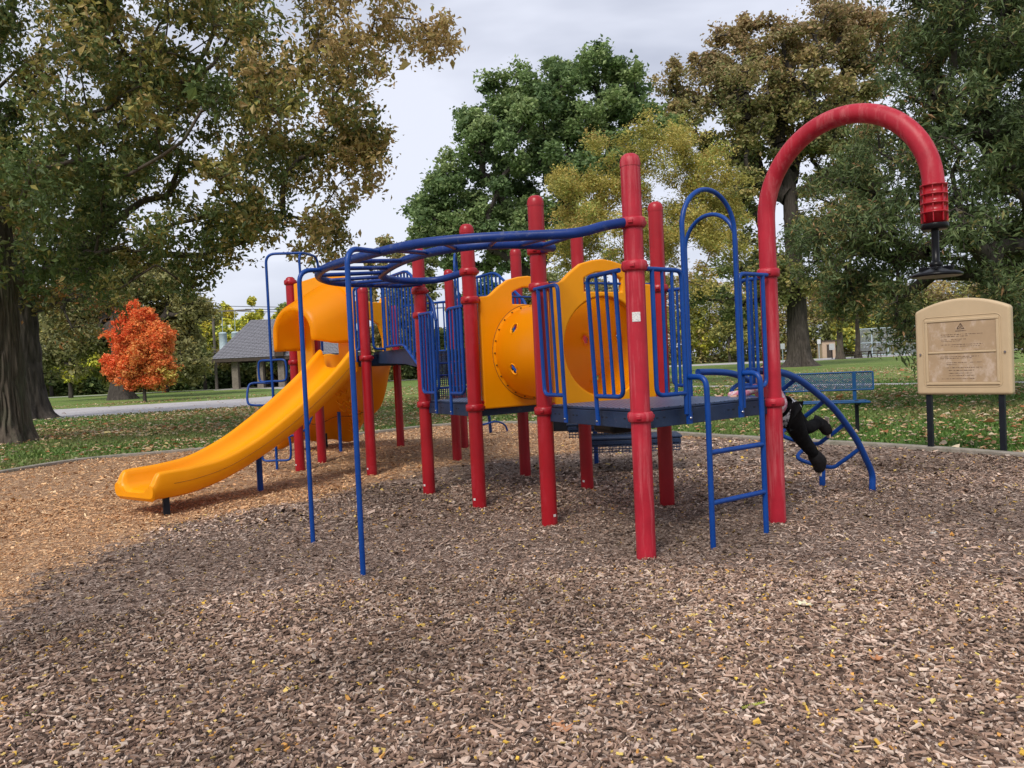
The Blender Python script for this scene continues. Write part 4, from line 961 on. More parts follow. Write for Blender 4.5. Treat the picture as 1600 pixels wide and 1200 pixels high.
# ------------------------------------------------------------------ notice board
SGA, SGB = Vector((4.67, 8.60, 0)), Vector((5.14, 8.06, 0)); sx_ = (SGB - SGA).normalized(); sm_ = (SGA + SGB) / 2
sn_ = Vector((sx_.y, -sx_.x, 0));
if sn_.y > 0: sn_ = -sn_
sg = empty('notice_board', (sm_.x, sm_.y, 0), 'tan plastic playground notice board with two faded recessed panels on two black posts', 'sign')
def board():
    w = .47; zb, zs, zt = .66, 1.585, 1.705
    def poly(w, zb, zs, zt, n=14): return [(-w, zb), (w, zb)] + [(w * math.cos(q) if True else 0, zs + (zt - zs) * math.sin(q)) for q in []] + [(w - 2 * w * i / n, zs + (zt - zs) * (1 - (1 - 2 * i / n) ** 2)) for i in range(n + 1)]
    P = poly(w, zb, zs, zt); n = len(P); b = MB()
    f = [sm_ + sx_ * x + sn_ * .055 + Vector((0, 0, z)) for x, z in P]; bk = [p - sn_ * .11 for p in f]
    b.add(f + bk, [tuple(range(n)), tuple(range(n, 2 * n))[::-1]] + [(i, n + i, n + (i + 1) % n, (i + 1) % n) for i in range(n)])
    o = bevel(part('board', b, TAN, sg), .03, 4, 30)
    # raised frame around the two placards
    fr = MB(); fw = .335
    def bar(x0, x1, z0, z1, d0=.056, d1=.068):
        c = sm_ + sx_ * (x0 + x1) / 2 + sn_ * (d0 + d1) / 2 + Vector((0, 0, (z0 + z1) / 2)); fr.box(c, (x1 - x0, d1 - d0, z1 - z0), math.atan2(sx_.y, sx_.x))
    bar(-fw - .028, -fw, .80, 1.455); bar(fw, fw + .028, .80, 1.455); bar(-fw - .028, fw + .028, 1.457, 1.487); bar(-fw - .028, fw + .028, .768, .798); bar(-fw + .002, fw - .002, 1.112, 1.136)
    bevel(part('frame', fr, TAN, sg), .006, 3)
    gl = MB(); q = [sm_ + sx_ * x + sn_ * .0565 + Vector((0, 0, z)) for x, z in ((-.385, .745), (.385, .745), (.385, 1.515), (-.385, 1.515))]
    qq = []
    for i in range(4): 
        a_, b_, c_ = q[i - 1], q[i], q[(i + 1) % 4]; qq += fillet([a_.lerp(b_, .5), b_, b_.lerp(c_, .5)], .06, 5)[1:-1]
    gl.tube(qq, .0035, 6, closed=True); part('raised_line', gl, TAN, sg)
    for z0, z1, nm in ((1.138, 1.455, 0), (.80, 1.110, 1)):
        pb = MB(); c = sm_ + sn_ * .0575 + Vector((0, 0, (z0 + z1) / 2)); pb.box(c, (2 * fw - .004, .003, z1 - z0 - .002), math.atan2(sx_.y, sx_.x)); pl = part('placard', pb, TANP, sg)
        ink = MB(); rr = random.Random(3 + nm)
        def dash(x0, x1, z, t_=.006):
            c = sm_ + sx_ * (x0 + x1) / 2 + sn_ * .0597 + Vector((0, 0, z)); ink.box(c, (x1 - x0, .001, t_), math.atan2(sx_.y, sx_.x))
        if nm == 0:
            tri = [Vector((-.035, 1.375)), Vector((.035, 1.375)), Vector((0, 1.432))]
            for i in range(3):
                a_, b_ = tri[i], tri[(i + 1) % 3]; ink.tube([sm_ + sx_ * a_.x + sn_ * .0597 + Vector((0, 0, a_.y)), sm_ + sx_ * b_.x + sn_ * .0597 + Vector((0, 0, b_.y))], .0045, 6)
            dash(-.012, .014, 1.392, .010); dash(-.003, .004, 1.408, .016)
            dash(-.055, .055, 1.352, .009)
            rows = [(1.315, -.2, .21), (1.295, -.2, .08), (1.262, -.2, -.14), (1.262, -.10, .05), (1.245, -.2, .0), (1.205, -.2, .21), (1.185, -.1, .18)]
        else:
            rows = [(1.075, -.21, .17), (1.058, -.21, .10), (1.01, -.15, .05), (1.01, .08, .2), (.99, -.15, -.05), (.955, -.15, .2), (.925, -.13, .12), (.895, -.13, .1), (.87, -.13, .12), (.835, -.2, .12)]
        for z, x0, x1 in rows:
            x = x0
            while x < x1:
                l_ = rr.uniform(.008, .04); dash(x, min(x + l_, x1), z, rr.uniform(.004, .007)); x += l_ + rr.uniform(.004, .012)
        part('faded_text', ink, INK, pl)
    for sgn in (-1, 1):
        b = MB(); c = sm_ + sx_ * .415 * sgn + sn_ * .058 + Vector((0, 0, 1.11)); b.tube([c, c + sn_ * .012], .011, 12); part('bolt', b, STEEL, sg)
    for p in (SGA, SGB):
        b = MB(); b.box((p.x, p.y, .22), (.055, .055, .94), math.atan2(sx_.y, sx_.x)); bevel(part('post', b, BLKP, sg), .004)
board()

# ------------------------------------------------------------------ bench
bn = empty('park_bench', (4.4, 11.6, 0), 'blue metal mesh park bench on the grass behind the curved climber', 'bench')
BA = Vector((3.98, 11.75, 0)); BB = Vector((5.34, 11.35, 0)); bx = (BB - BA).normalized(); bl = (BB - BA).length; by = Vector((bx.y, -bx.x, 0))
def lattice(o0, uw, vh, nu_, nm, parent, m):
    b = MB(); Wd, Hh = uw.length, vh.length; u = uw.normalized(); v = vh.normalized(); nrm = u.cross(v); st = .032; k = 0
    x = -Hh
    while x < Wd:
        for sgn in (1, -1):
            a0, a1 = (x, 0), (x + Hh, Hh)
            if sgn < 0: a0, a1 = (x + Hh, 0), (x, Hh)
            # clip to width
            pa, pb = np.array(a0, float), np.array(a1, float)
            d = pb - pa
            t0, t1 = 0., 1.
            for lo in (0, 1):
                if d[0] != 0:
                    ta, tb = (0 - pa[0]) / d[0], (Wd - pa[0]) / d[0]; t0 = max(t0, min(ta, tb)); t1 = min(t1, max(ta, tb))
            if t1 > t0:
                q0 = pa + d * t0; q1 = pa + d * t1; P0 = o0 + u * q0[0] + v * q0[1]; P1 = o0 + u * q1[0] + v * q1[1]; s = (P1 - P0).cross(nrm).normalized() * .0042
                b.add([P0 - s, P0 + s, P1 + s, P1 - s], [(0, 1, 2, 3)])
        x += st
    return b.build(nm, m, parent)
bo = BA - Vector((0, 0, 0))
up = Vector((0, 0, 1))
lo = BA + by * -.0 + up * .60; back = (up * .26 - by * .03)
b = MB(); b.tube(fillet([lo + bx * .5, lo, lo + back, lo + back + bx * bl, lo + bx * bl, lo + bx * .5], .02, 3), .013, 8); part('backrest', b, BENCHB, bn)
lattice(lo, bx * bl, back, 0, 'backrest_mesh', bn, BENCHB)
so = BA + by * .08 + up * .44; sv = by * .36
b = MB(); b.tube(fillet([so + bx * .5, so, so + sv, so + sv + bx * (bl - .12), so + bx * (bl - .12), so + bx * .5], .02, 3), .016, 8); part('seat', b, BENCHB, bn)
lattice(so, bx * (bl - .12), sv, 0, 'seat_mesh', bn, BENCHB)
for s in (.16, bl - .26):
    p = BA + bx * s; b = MB(); b.box(p + up * .22 + by * .16, (.05, .05, .46), math.atan2(bx.y, bx.x)); b.box(p + up * .42 + by * .2, (.045, .42, .04), math.atan2(bx.y, bx.x)); part('leg', b, BLKP, bn)
    b = MB(); b.box(p + up * .64 - by * .015, (.05, .022, .46), math.atan2(bx.y, bx.x)); part('back_support', b, BENCHB, bn)

# ------------------------------------------------------------------ trees
def trunk_mesh(path, radii, nseg, amp, seed, flare=0, nroot=7):
    """bark-ridged trunk; path list of points"""
    P = [Vector(p) for p in path]; m_ = len(P); V = np.zeros((m_, nseg, 3))
    for i in range(m_):
        t = (P[min(i + 1, m_ - 1)] - P[max(i - 1, 0)]).normalized(); u = t.cross(Vector((0, 1, 0))).normalized(); w = t.cross(u)
        h_ = (P[i] - P[0]).length; q = np.linspace(0, 2 * np.pi, nseg, endpoint=False)
        rot = .15 * math.sin(h_ * .6 + seed)
        rid = np.abs(vnoise((q + rot + .06 * vnoise(np.full(nseg, h_ * 2.2), q * 6, seed + 4)) * 9 * (1 + 0), np.full(nseg, h_ * 1.1), seed) * 2 - 1) ** .6
        rid2 = vnoise(q * 26, np.full(nseg, h_ * 3.), seed + 2)
        fl = flare * math.exp(-h_ / .45) * (1 + .55 * np.sin(q * nroot + seed) + .3 * np.sin(q * 3 + seed * 2))
        R = radii[i] * (1 + amp * (rid - .6) + amp * .35 * (rid2 - .5)) + fl
        V[i] = np.array(P[i])[None] + np.array(u)[None] * (R * np.cos(q))[:, None] + np.array(w)[None] * (R * np.sin(q))[:, None]
    i, j = np.meshgrid(np.arange(nseg), np.arange(m_ - 1)); a_ = (j * nseg + i).ravel(); b_ = (j * nseg + (i + 1) % nseg).ravel()
    return V.reshape(-1, 3), np.stack([a_, b_, b_ + nseg, a_ + nseg], 1)
def seg_tubes(A, B, ra, rb, n):
    d = B - A; ln = np.linalg.norm(d, axis=1, keepdims=True) + 1e-9; d = d / ln
    ref = np.where(np.abs(d[:, 2:3]) < .9, np.array([[0, 0, 1.]]), np.array([[1., 0, 0]])); u = np.cross(d, ref); u /= np.linalg.norm(u, axis=1, keepdims=True) + 1e-9; w = np.cross(d, u)
    q = np.linspace(0, 2 * np.pi, n, endpoint=False); c, s = np.cos(q), np.sin(q)
    ringd = u[:, None] * c[None, :, None] + w[:, None] * s[None, :, None]
    VA = A[:, None] + ringd * ra[:, None, None]; VB = B[:, None] + ringd * rb[:, None, None]
    V = np.concatenate([VA, VB], 1).reshape(-1, 3); k = np.arange(n); base = (np.arange(len(A)) * 2 * n)[:, None, None]
    f = np.stack([k, (k + 1) % n, n + (k + 1) % n, n + k], 1)[None]
    return V, (base + f).reshape(-1, 4)
def skeleton(trunk, trunk_r, clumps, rg, wig=.12, seglen=None):
    nodes = [np.array(p, float) for p in trunk]; par = [-1] + list(range(len(trunk) - 1)); start = max(1, int(len(trunk) * .35))
    tips = []; c0 = nodes[-1]
    order = sorted(range(len(clumps)), key=lambda i: np.linalg.norm(np.array(clumps[i][:3]) - nodes[len(trunk) * 2 // 3]))
    dist_ = [0.]; 
    for i in range(1, len(nodes)): dist_.append(dist_[-1] + np.linalg.norm(nodes[i] - nodes[i - 1]))
    for ci in order:
        c = np.array(clumps[ci][:3]); NA = np.array(nodes[start:]); D = np.linalg.norm(NA - c, axis=1); cost = D + .28 * np.array(dist_[start:]) + .8 * np.maximum(0, NA[:, 2] - c[2])
        j = int(np.argmin(cost)) + start; a_ = nodes[j]; L_ = np.linalg.norm(c - a_); k = max(2, int(L_ / (seglen or max(.5, L_ / 6)))); prev = j
        off = rg.normal(0, wig * L_, 3); off[2] += .10 * L_
        for s in range(1, k + 1):
            t = s / k; p = a_ + (c - a_) * t + off * math.sin(math.pi * t) + rg.normal(0, .03 * L_, 3) * (s < k)
            nodes.append(p); par.append(prev); dist_.append(dist_[prev] + L_ / k); prev = len(nodes) - 1
        tips.append(prev)
    return nodes, par, tips
def leaves(P, size, asp, col, rg, droop=.4, fold=.35, spread=None):
    """one folded leaf (two triangles as two faces sharing the midrib) at each point"""
    n = len(P); a_ = rg.uniform(0, 2 * np.pi, n); el = rg.normal(-droop, .5, n)
    u = np.stack([np.cos(a_) * np.cos(el), np.sin(a_) * np.cos(el), np.sin(el)], 1); r_ = rg.normal(0, 1, (n, 3)); r_[:, 2] += 1.1
    w = r_ - (r_ * u).sum(1, keepdims=True) * u; w /= np.linalg.norm(w, axis=1, keepdims=True) + 1e-9; v = np.cross(w, u)
    s = (size * np.exp(rg.normal(0, .28, n)))[:, None]; wd = s * asp
    p0 = P - u * s * .5; p2 = P + u * s * .5; p1 = P + v * wd * .5 + w * wd * fold - u * s * .08; p3 = P - v * wd * .5 + w * wd * fold * .7 - u * s * .08
    V = np.stack([p0, p1, p2, p3], 1).reshape(-1, 3); b_ = (np.arange(n) * 4)[:, None]
    Fc = np.concatenate([b_ + np.array([0, 1, 2]), b_ + np.array([0, 2, 3])])
    return V, Fc, np.repeat(col, 4, 0)
def tree(name, label, base, height_trunk, r0, clumps, leafn, size, asp, palette, barkm=None, lean=(0, 0), seed=1, bark_detail=None, twigs=5, flat=.7, crownname='crown', droop=.35,
         topcol=None, group=None, trunk_r_top=.55, flare=.0, wig=.12, branch_scale=1, sprd=.26, mix=.55):
    rg = np.random.default_rng(seed); base = np.array(base, float)
    T = empty(name, tuple(base), label, 'tree', group)
    nT = 26 if bark_detail else 9
    tp = [base + np.array([lean[0] * t ** 1.5, lean[1] * t ** 1.5, height_trunk * t]) + (rg.normal(0, r0 * .07, 3) * (t > 0) if not bark_detail else 0) for t in np.linspace(0, 1, nT)]
    tp[0][2] -= .15
    nodes, par, tips = skeleton(tp, r0, clumps, rg, wig)
    # second-level twigs
    cl = np.array([c[:4] for c in clumps]); order = sorted(range(len(clumps)), key=lambda i: np.linalg.norm(np.array(clumps[i][:3]) - np.array(nodes[len(tp) * 2 // 3])))
    tw_leafpts = []; tw_c = []
    for tip, ci in zip(tips, order):
        c = np.array(clumps[ci][:3]); R = clumps[ci][3]; tint = clumps[ci][4] if len(clumps[ci]) > 4 else rg.random()
        for k in range(twigs):
            d = rg.normal(0, 1, 3); d /= np.linalg.norm(d); p = c + d * R * rg.uniform(.5, 1.) * np.array([1, 1, flat]); s0_ = tip if rg.random() < .6 else par[tip]
            m_ = (np.array(nodes[s0_]) + p) / 2 + rg.normal(0, .08 * R, 3); nodes.append(m_); par.append(s0_); nodes.append(p); par.append(len(nodes) - 2)
            tw_leafpts.append((m_, p, R, tint))
    NN = np.array(nodes); n = len(NN); par = np.array(par)
    load = np.zeros(n); haschild = np.zeros(n, bool); haschild[par[par >= 0]] = True; load[~haschild] = 1
    for i in range(n - 1, 0, -1):
        if par[i] >= 0: load[par[i]] += load[i]
    rr_ = r0 * trunk_r_top * (load / load[len(tp) - 1 if load[len(tp) - 1] > 5 else 0]) ** .6 * branch_scale; rr_ = np.minimum(rr_, r0 * .8)
    idx = np.arange(n); ok = (par >= 0) & (idx >= len(tp)); I = idx[ok]; J = par[ok]
    ra = np.where(J < len(tp), np.minimum(rr_[I] * 1.25, r0), np.minimum(rr_[J], rr_[I] * 1.5)); big = rr_[I] > r0 * .07
    parts = []
    if big.any(): v, f = seg_tubes(NN[J][big], NN[I][big], ra[big], rr_[I][big], 8); parts.append((v, f))
    if (~big).any(): v, f = seg_tubes(NN[J][~big], NN[I][~big], ra[~big], rr_[I][~big], 4); parts.append((v, f))
    rads = [r0 * (1 - (1 - trunk_r_top) * t) for t in np.linspace(0, 1, nT)]
    if bark_detail:
        m2 = bark_detail[1]; tt = np.linspace(0, 1, m2); A_ = np.array(tp); ti = np.linspace(0, 1, nT)
        path = [np.array([np.interp(t, ti, A_[:, k]) for k in range(3)]) for t in tt]; rads2 = [r0 * (1 - (1 - trunk_r_top) * t) for t in tt]
        v, f = trunk_mesh(path, rads2, bark_detail[0], .2, seed, flare); parts.append((v, f))
    else: v, f = trunk_mesh(tp, rads, 20, .06, seed, flare); parts.append((v, f))
    VV, FF, b_ = [], [], 0
    for v, f in parts: VV.append(v); FF.append(f + b_); b_ += len(v)
    link('trunk', np_mesh('trunk', np.concatenate(VV), np.concatenate(FF), None, True), barkm or BARK, T)
    # leaves
    per = max(4, int(leafn / max(1, len(tw_leafpts)))); pts = []; cols = []; pal = np.array(palette)
    zs = np.array([q[1][2] for q in tw_leafpts]); zlo, zhi = zs.min(), zs.max()
    for m_, p, R, tint in tw_leafpts:
        k = per; t = rg.random(k) ** .7; q = m_[None] * (1 - t[:, None]) + p[None] * t[:, None] + rg.normal(0, 1, (k, 3)) * R * np.array([sprd, sprd, sprd * flat]); pts.append(q)
        ci = np.clip((tint * (len(pal) - 1) + rg.normal(0, mix, k)).round().astype(int), 0, len(pal) - 1); cc = pal[ci]
        if topcol is not None:
            w_ = np.clip((p[2] - zlo) / (zhi - zlo + 1e-6) * 1.6 - .72 + rg.normal(0, .25, k), 0, 1)[:, None]; cc = cc * (1 - w_) + np.array(topcol) * w_
        cols.append(cc * rg.uniform(.72, 1.28, (k, 1)))
    P = np.concatenate(pts); cols = np.concatenate(cols)
    lf = link(crownname, np_mesh(crownname, *leaves(P, size, asp, cols, rg, droop)), LEAF, T); lf['kind'] = 'stuff'
    return T
def blob_clumps(lobes, n, rg, rc, Y, dY, tints=None):
    """lobes: (px,py,rpx) crown lobes as seen, at distance Y; returns clumps with real positions in depth"""
    out = []; A_ = np.array([l[2] ** 2 for l in lobes], float); A_ /= A_.sum()
    for i in range(n):
        li = rg.choice(len(lobes), p=A_); px, py, rp = lobes[li][:3]; a_ = rg.uniform(0, 2 * math.pi); r_ = rp * math.sqrt(rg.random()) * .92
        dd = math.sqrt(max(0, 1 - (r_ / rp) ** 2)); y = Y + rg.uniform(-1, 1) * dY * dd * min(1, rp / 90.)
        p = at_y(px + r_ * math.cos(a_), py + r_ * math.sin(a_), y); tn = lobes[li][3] + rg.normal(0, .15) if len(lobes[li]) > 3 else rg.random()
        out.append((p[0], p[1], max(p[2], .3), rc * rg.uniform(.75, 1.25), float(np.clip(tn, 0, 1))))
    return out
rg = np.random.default_rng(11)
# T1: big oak at the left
pal1 = [(0.1, 0.1463, 0.0459), (0.1353, 0.1845, 0.0567), (0.1882, 0.2036, 0.0675), (0.3248, 0.2836, 0.0773), (0.414, 0.3144, 0.1188), (0.5174, 0.3658, 0.1633)]
lob = [(60, 60, 150, .45), (250, 60, 150, .4), (420, 40, 120, .55), (560, 10, 70, .85), (650, 15, 60, 1.0), (690, 50, 26, 1.), (530, 100, 60, .75), (120, 220, 150, .3), (300, 200, 130, .3), (450, 180, 100, .45), (530, 230, 62, .7),
       (575, 245, 30, .8), (60, 330, 110, .15), (200, 330, 100, .2), (330, 300, 80, .3), (440, 290, 80, .45), (520, 310, 52, .7), (480, 370, 40, .6), (440, 400, 26, .6), (500, 350, 44, .5), (545, 320, 30, .6), (410, 385, 40, .5), (335, 415, 34, .4), (390, 330, 60, .4), (230, 430, 50, .3), (590, 215, 26, .8), (560, 290, 34, .7), (575, 200, 40, .8), (500, 400, 30, .6), (540, 150, 50, .6), (470, 405, 34, .5), (620, 60, 50, .9), (600, 110, 30, .9), (150, 400, 70, .2), (270, 410, 60, .35), (350, 370, 50, .4),
       (60, 420, 60, .1), (-120, 150, 180, .3), (-80, -150, 220, .3), (250, -180, 200, .5), (520, -150, 130, .8), (-150, 350, 120, .2)]
cl1 = blob_clumps(lob, 420, rg, .60, 15.5, 4.2)
tree('oak_tree', 'huge oak at the left edge with ridged bark, its branches reaching over the slide', (-11.32, 16.9, 0), 8.2, .56, cl1, 125000, .108, .5, pal1, BARK, (.4, -.6), 3, (260, 150), 11, .8, sprd=.17, mix=1.0, branch_scale=.85, flare=.22, droop=.5, trunk_r_top=.62)
# T2: second old trunk behind it
cl2 = blob_clumps([(90, 420, 90, .5), (140, 470, 60, .7), (0, 380, 120, .3), (130, 340, 90, .4)], 50, rg, 1.0, 27, 3)
tree('oak_tree', 'old oak trunk standing just behind the huge oak at the left', (-17.9, 28.3, 0), 9, .62, cl2, 9000, .17, .5, [(.05, .08, .025), (.08, .10, .03), (.16, .13, .03), (.3, .14, .04)], BARKD, (0, 0), 5, (90, 60), 5, flare=.42, droop=.4)
# T5: green oak in the centre
pal5 = [(0.124, 0.1942, 0.0803), (0.1736, 0.2554, 0.0975), (0.2274, 0.3192, 0.1205), (0.3102, 0.3886, 0.1578)]
lob5 = [(665, 350, 34), (690, 300, 34), (650, 360, 24), (730, 260, 34), (1010, 200, 34), (690, 345, 48), (660, 340, 24), (740, 370, 60), (720, 290, 42), (775, 230, 58), (760, 185, 36), (830, 190, 66), (800, 145, 40), (870, 130, 46), (930, 120, 42), (975, 125, 34), (960, 170, 56), (1000, 170, 28), (900, 220, 70), (830, 290, 66), (940, 270, 60), (880, 350, 60), (800, 370, 50), (760, 315, 45), (700, 380, 36)]
cl5 = blob_clumps(lob5, 270, rg, 1.0, 50, 6)
tree('oak_tree', 'tall dark green oak in the centre behind the structure', tuple(at_z(860, 600)[:2] * 1.0 / at_z(860, 600)[1] * 50) + (0,), 9, .75, cl5, 110000, .26, .6, pal5, BARKD, (-.6, 0), 7, None, 5, .62, flare=.3, droop=.15, wig=.10, branch_scale=1.0)
# T6: yellow-green locust
pal6 = [(0.3442, 0.3375, 0.0852), (0.486, 0.4219, 0.1092), (0.6075, 0.4956, 0.1458), (0.405, 0.443, 0.1215), (0.5265, 0.3796, 0.1215)]
lob6 = [(920, 320, 50), (890, 290, 26), (960, 260, 55), (1010, 225, 40), (1060, 235, 50), (1110, 270, 48), (1140, 310, 36), (1120, 350, 50), (1050, 320, 80), (980, 350, 70), (920, 390, 50), (1080, 400, 60), (1150, 380, 20), (1000, 420, 60), (880, 350, 28)]
cl6 = blob_clumps(lob6, 190, rg, .62, 32, 3.4)
tree('locust_tree', 'yellow green locust tree with fine foliage behind the tallest red post', tuple(at_z(1010, 600)[:2] / at_z(1010, 600)[1] * 32) + (0,), 3.5, .17, cl6, 90000, .11, .42, pal6, BARKD, (.1, 0), 9, None, 6, .8, droop=.3, wig=.06)
# T7: big oak on the right with browning top
pal7 = [(0.1589, 0.2102, 0.0765), (0.2224, 0.2588, 0.0918), (0.3019, 0.3074, 0.1071), (0.413, 0.3398, 0.1224)]
lob7 = [(1080, 150, 40), (1050, 120, 26), (1120, 120, 50), (1150, 70, 44), (1190, 50, 46), (1240, 50, 50), (1290, 30, 46), (1330, 40, 45), (1370, 60, 36), (1190, 130, 70), (1270, 130, 70), (1340, 130, 55), (1140, 200, 60), (1060, 180, 30), (1220, 210, 70), (1310, 220, 60), (1180, 290, 50), (1260, 320, 60), (1330, 320, 50), (1180, 400, 50), (1150, 340, 40), (1300, 400, 60), (1220, 440, 40), (1110, 440, 40), (1360, 260, 50), (1160, 500, 26)]
cl7 = blob_clumps(lob7, 280, rg, 1.25, 60, 7)
tree('oak_tree', 'giant oak at the right with a thick straight trunk and browning top', tuple(at_z(1250, 600)[:2] / at_z(1250, 600)[1] * 60) + (0,), 15, .84, cl7, 85000, .29, .6, pal7, BARKD, (-.3, 0), 13, (90, 70), 5, .7, topcol=(.42, .28, .15), flare=.7, droop=.2, branch_scale=1.5)
# T8: willow oak reaching in from the right
pal8 = [(0.0861, 0.1258, 0.0512), (0.1167, 0.1641, 0.0625), (0.1535, 0.1969, 0.074), (0.2612, 0.2325, 0.0853), (0.3992, 0.2325, 0.1137)]
lob8 = [(1560, 40, 110, .3), (1440, 60, 66, .5), (1490, 130, 80, .3), (1590, 180, 90, .2), (1400, 230, 60, .4), (1480, 260, 80, .25), (1340, 300, 60, .45), (1420, 350, 80, .3), (1280, 370, 44, .5), (1330, 400, 60, .4), (1540, 340, 90, .3), (1260, 300, 40, .5), (1400, 440, 56, .4),
        (1590, 430, 70, .4), (1340, 460, 36, .5), (1430, 500, 34, .5), (1400, 540, 26, .6), (1375, 580, 17, .7), (1388, 560, 16, .7), (1580, 500, 40, .5), (1600, 540, 20, .5), (1700, 250, 160, .3), (1700, 60, 160, .3), (1520, -120, 160, .3), (1440, 180, 60, .3), (1300, 440, 30, .6)]
cl8 = blob_clumps(lob8, 300, rg, .62, 15, 3.6)
tree('willow_oak_tree', 'dark green narrow-leaved oak with branches drooping in from the right edge above the notice board', (13.6, 16.5, 0), 6.5, .45, cl8, 140000, .115, .28, pal8, BARKD, (-.4, 0), 17, None, 9, .8, sprd=.2, mix=.9, droop=.45, branch_scale=.36, trunk_r_top=.6)
# orange maple
palM = [(0.8627, 0.1925, 0.0667), (0.9, 0.2943, 0.0927), (0.8349, 0.3849, 0.1111), (0.6679, 0.2265, 0.0741), (0.6957, 0.5885, 0.1482)]
lobM = [(215, 500, 26, .2), (190, 520, 30, .1), (235, 520, 30, .3), (180, 565, 28, .05), (215, 560, 40, .2), (250, 550, 26, .6), (255, 580, 24, .9), (195, 585, 26, .1), (225, 585, 24, .5), (170, 575, 18, .0), (262, 530, 16, .4), (205, 490, 18, .2)]
clM = blob_clumps(lobM + [(225, 540, 45, .3), (215, 565, 45, .3)], 210, rg, .42, 45, 2.0)
tree('maple_tree', 'bright orange red maple beside the gravel road', (at_z(225, 628)[0], 45, 0), 1.6, .11, clM, 60000, .13, .6, palM, BARKD, (0, 0), 19, None, 5, .85, droop=.2)
# thick trunk behind the maple
clB = blob_clumps([(190, 470, 60, .4), (130, 500, 50, .3), (100, 560, 40, .4), (250, 470, 60, .5), (280, 500, 44, .6), (160, 440, 50, .3), (275, 560, 36, .5), (110, 460, 50, .3)], 120, rg, 1.3, 56, 4)
tree('oak_tree', 'broad olive green oak with a thick trunk behind the orange maple', (at_z(192, 626)[0] / at_z(192, 626)[1] * 54, 54, 0), 6, .75, clB, 60000, .28, .55, [(.20, .21, .09), (.26, .26, .11), (.32, .30, .12), (.42, .34, .10)], BARKD, (0, 0), 23, None, 5, .75, flare=.3)
# background trees
bgspec = [  # px, ytop, Y, width px, palette
    (80, 470, 84, 90, 0), (140, 490, 92, 80, 1), (345, 475, 98, 70, 2), (300, 455, 90, 70, 1), (395, 468, 104, 64, 2), (440, 474, 110, 56, 3), (480, 470, 112, 60, 2),
    (600, 372, 78, 120, 4), (660, 392, 84, 90, 0), (520, 440, 96, 70, 4), (770, 415, 80, 110, 5), (720, 450, 90, 80, 5), (850, 430, 88, 100, 0), (940, 420, 90, 110, 4),
    (1080, 455, 118, 90, 2), (1140, 440, 112, 90, 1), (1200, 465, 120, 70, 3), (1290, 430, 126, 90, 6), (1340, 470, 118, 70, 3), (1400, 450, 130, 90, 4), (1460, 455, 128, 80, 6), (1530, 440, 130, 100, 4), (1600, 430, 132, 100, 6),
    (20, 440, 80, 110, 1), (1020, 470, 116, 60, 2), (185, 480, 72, 120, 1), (260, 470, 78, 120, 0), (110, 520, 70, 90, 2), (320, 500, 82, 70, 2)]
pals = [[(.07, .085, .032), (.10, .11, .04), (.14, .13, .05)], [(.09, .10, .04), (.14, .14, .045), (.20, .17, .05)], [(.28, .24, .035), (.20, .20, .045), (.36, .29, .045), (.12, .15, .045)],
        [(.16, .18, .045), (.24, .22, .045), (.10, .13, .045)], [(.11, .10, .04), (.17, .13, .05), (.08, .09, .03)], [(.035, .07, .028), (.05, .09, .035), (.07, .11, .04)], [(.24, .15, .08), (.30, .19, .10), (.18, .13, .07), (.16, .16, .05)]]
bglab = ['olive tree low beside the second trunk at the far left', 'yellow olive tree left of the orange maple', 'bright yellow tree just left of the utility pole', 'yellow olive tree between the orange maple and the yellow trees',
  'bright yellow tree behind the left end of the pavilion roof', 'yellow green tree above the ridge of the pavilion roof', 'bright yellow tree behind the yellow slide hood', 'wide brownish tree rising behind the round overhead ladder', 'olive tree just right of the round overhead ladder',
  'brownish tree low behind the slide hood and overhead ladder', 'dark green tree between the red posts left of the yellow tunnel', 'smaller dark green tree behind the blue stair rails', 'olive tree directly behind the left yellow tunnel panel', 'brownish tree behind the right yellow tunnel panel',
  'bright yellow tree seen through the blue ladder bars', 'yellow olive tree seen between the tall blue handhold arches', 'yellow green tree just left of the giant oak trunk', 'russet tree just right of the giant oak trunk', 'yellow green tree behind the court fence',
  'brownish tree left of the notice board', 'russet tree right above the notice board', 'brownish tree behind the right half of the notice board', 'russet tree at the far right edge behind the notice board', 'olive tree seen between the two trunks at the left edge', 'bright yellow tree low behind the tallest red post', 'yellow olive tree directly behind the orange maple', 'olive tree just right of the orange maple', 'small bright yellow tree left of the orange maple', 'bright yellow tree between the olive trees and the utility pole']
for i, (px, yt, Y, wp, pi) in enumerate(bgspec):
    hy = 569 - .045 * (px - 800) + 2; hpx = hy - yt; r_ = wp / 2
    lb = [(px + rg.uniform(-.35, .35) * wp, yt + r_ * .8 + rg.uniform(0, max(4, hpx - r_ * 1.3)) * .9, r_ * rg.uniform(.5, .75)) for _ in range(7)] + [(px, yt + r_ * .55, r_ * .55)]
    cc = blob_clumps(lb, 46, rg, wp / 1200 * Y * .12, Y, wp / 2400 * Y)
    x_ = at_y(px, hy, Y)[0]
    tree('background_tree', 'distant ' + bglab[i], (x_, Y, 0), hpx / 1200 * Y * .4, .22, cc, 11000, .0042 * Y, .65, [tuple(min(.8, 2.7 * c) for c in t) for t in pals[pi]], BARKD, (0, 0), 100 + i, None, 5, .8, group='distant trees around the lawn', branch_scale=.8)
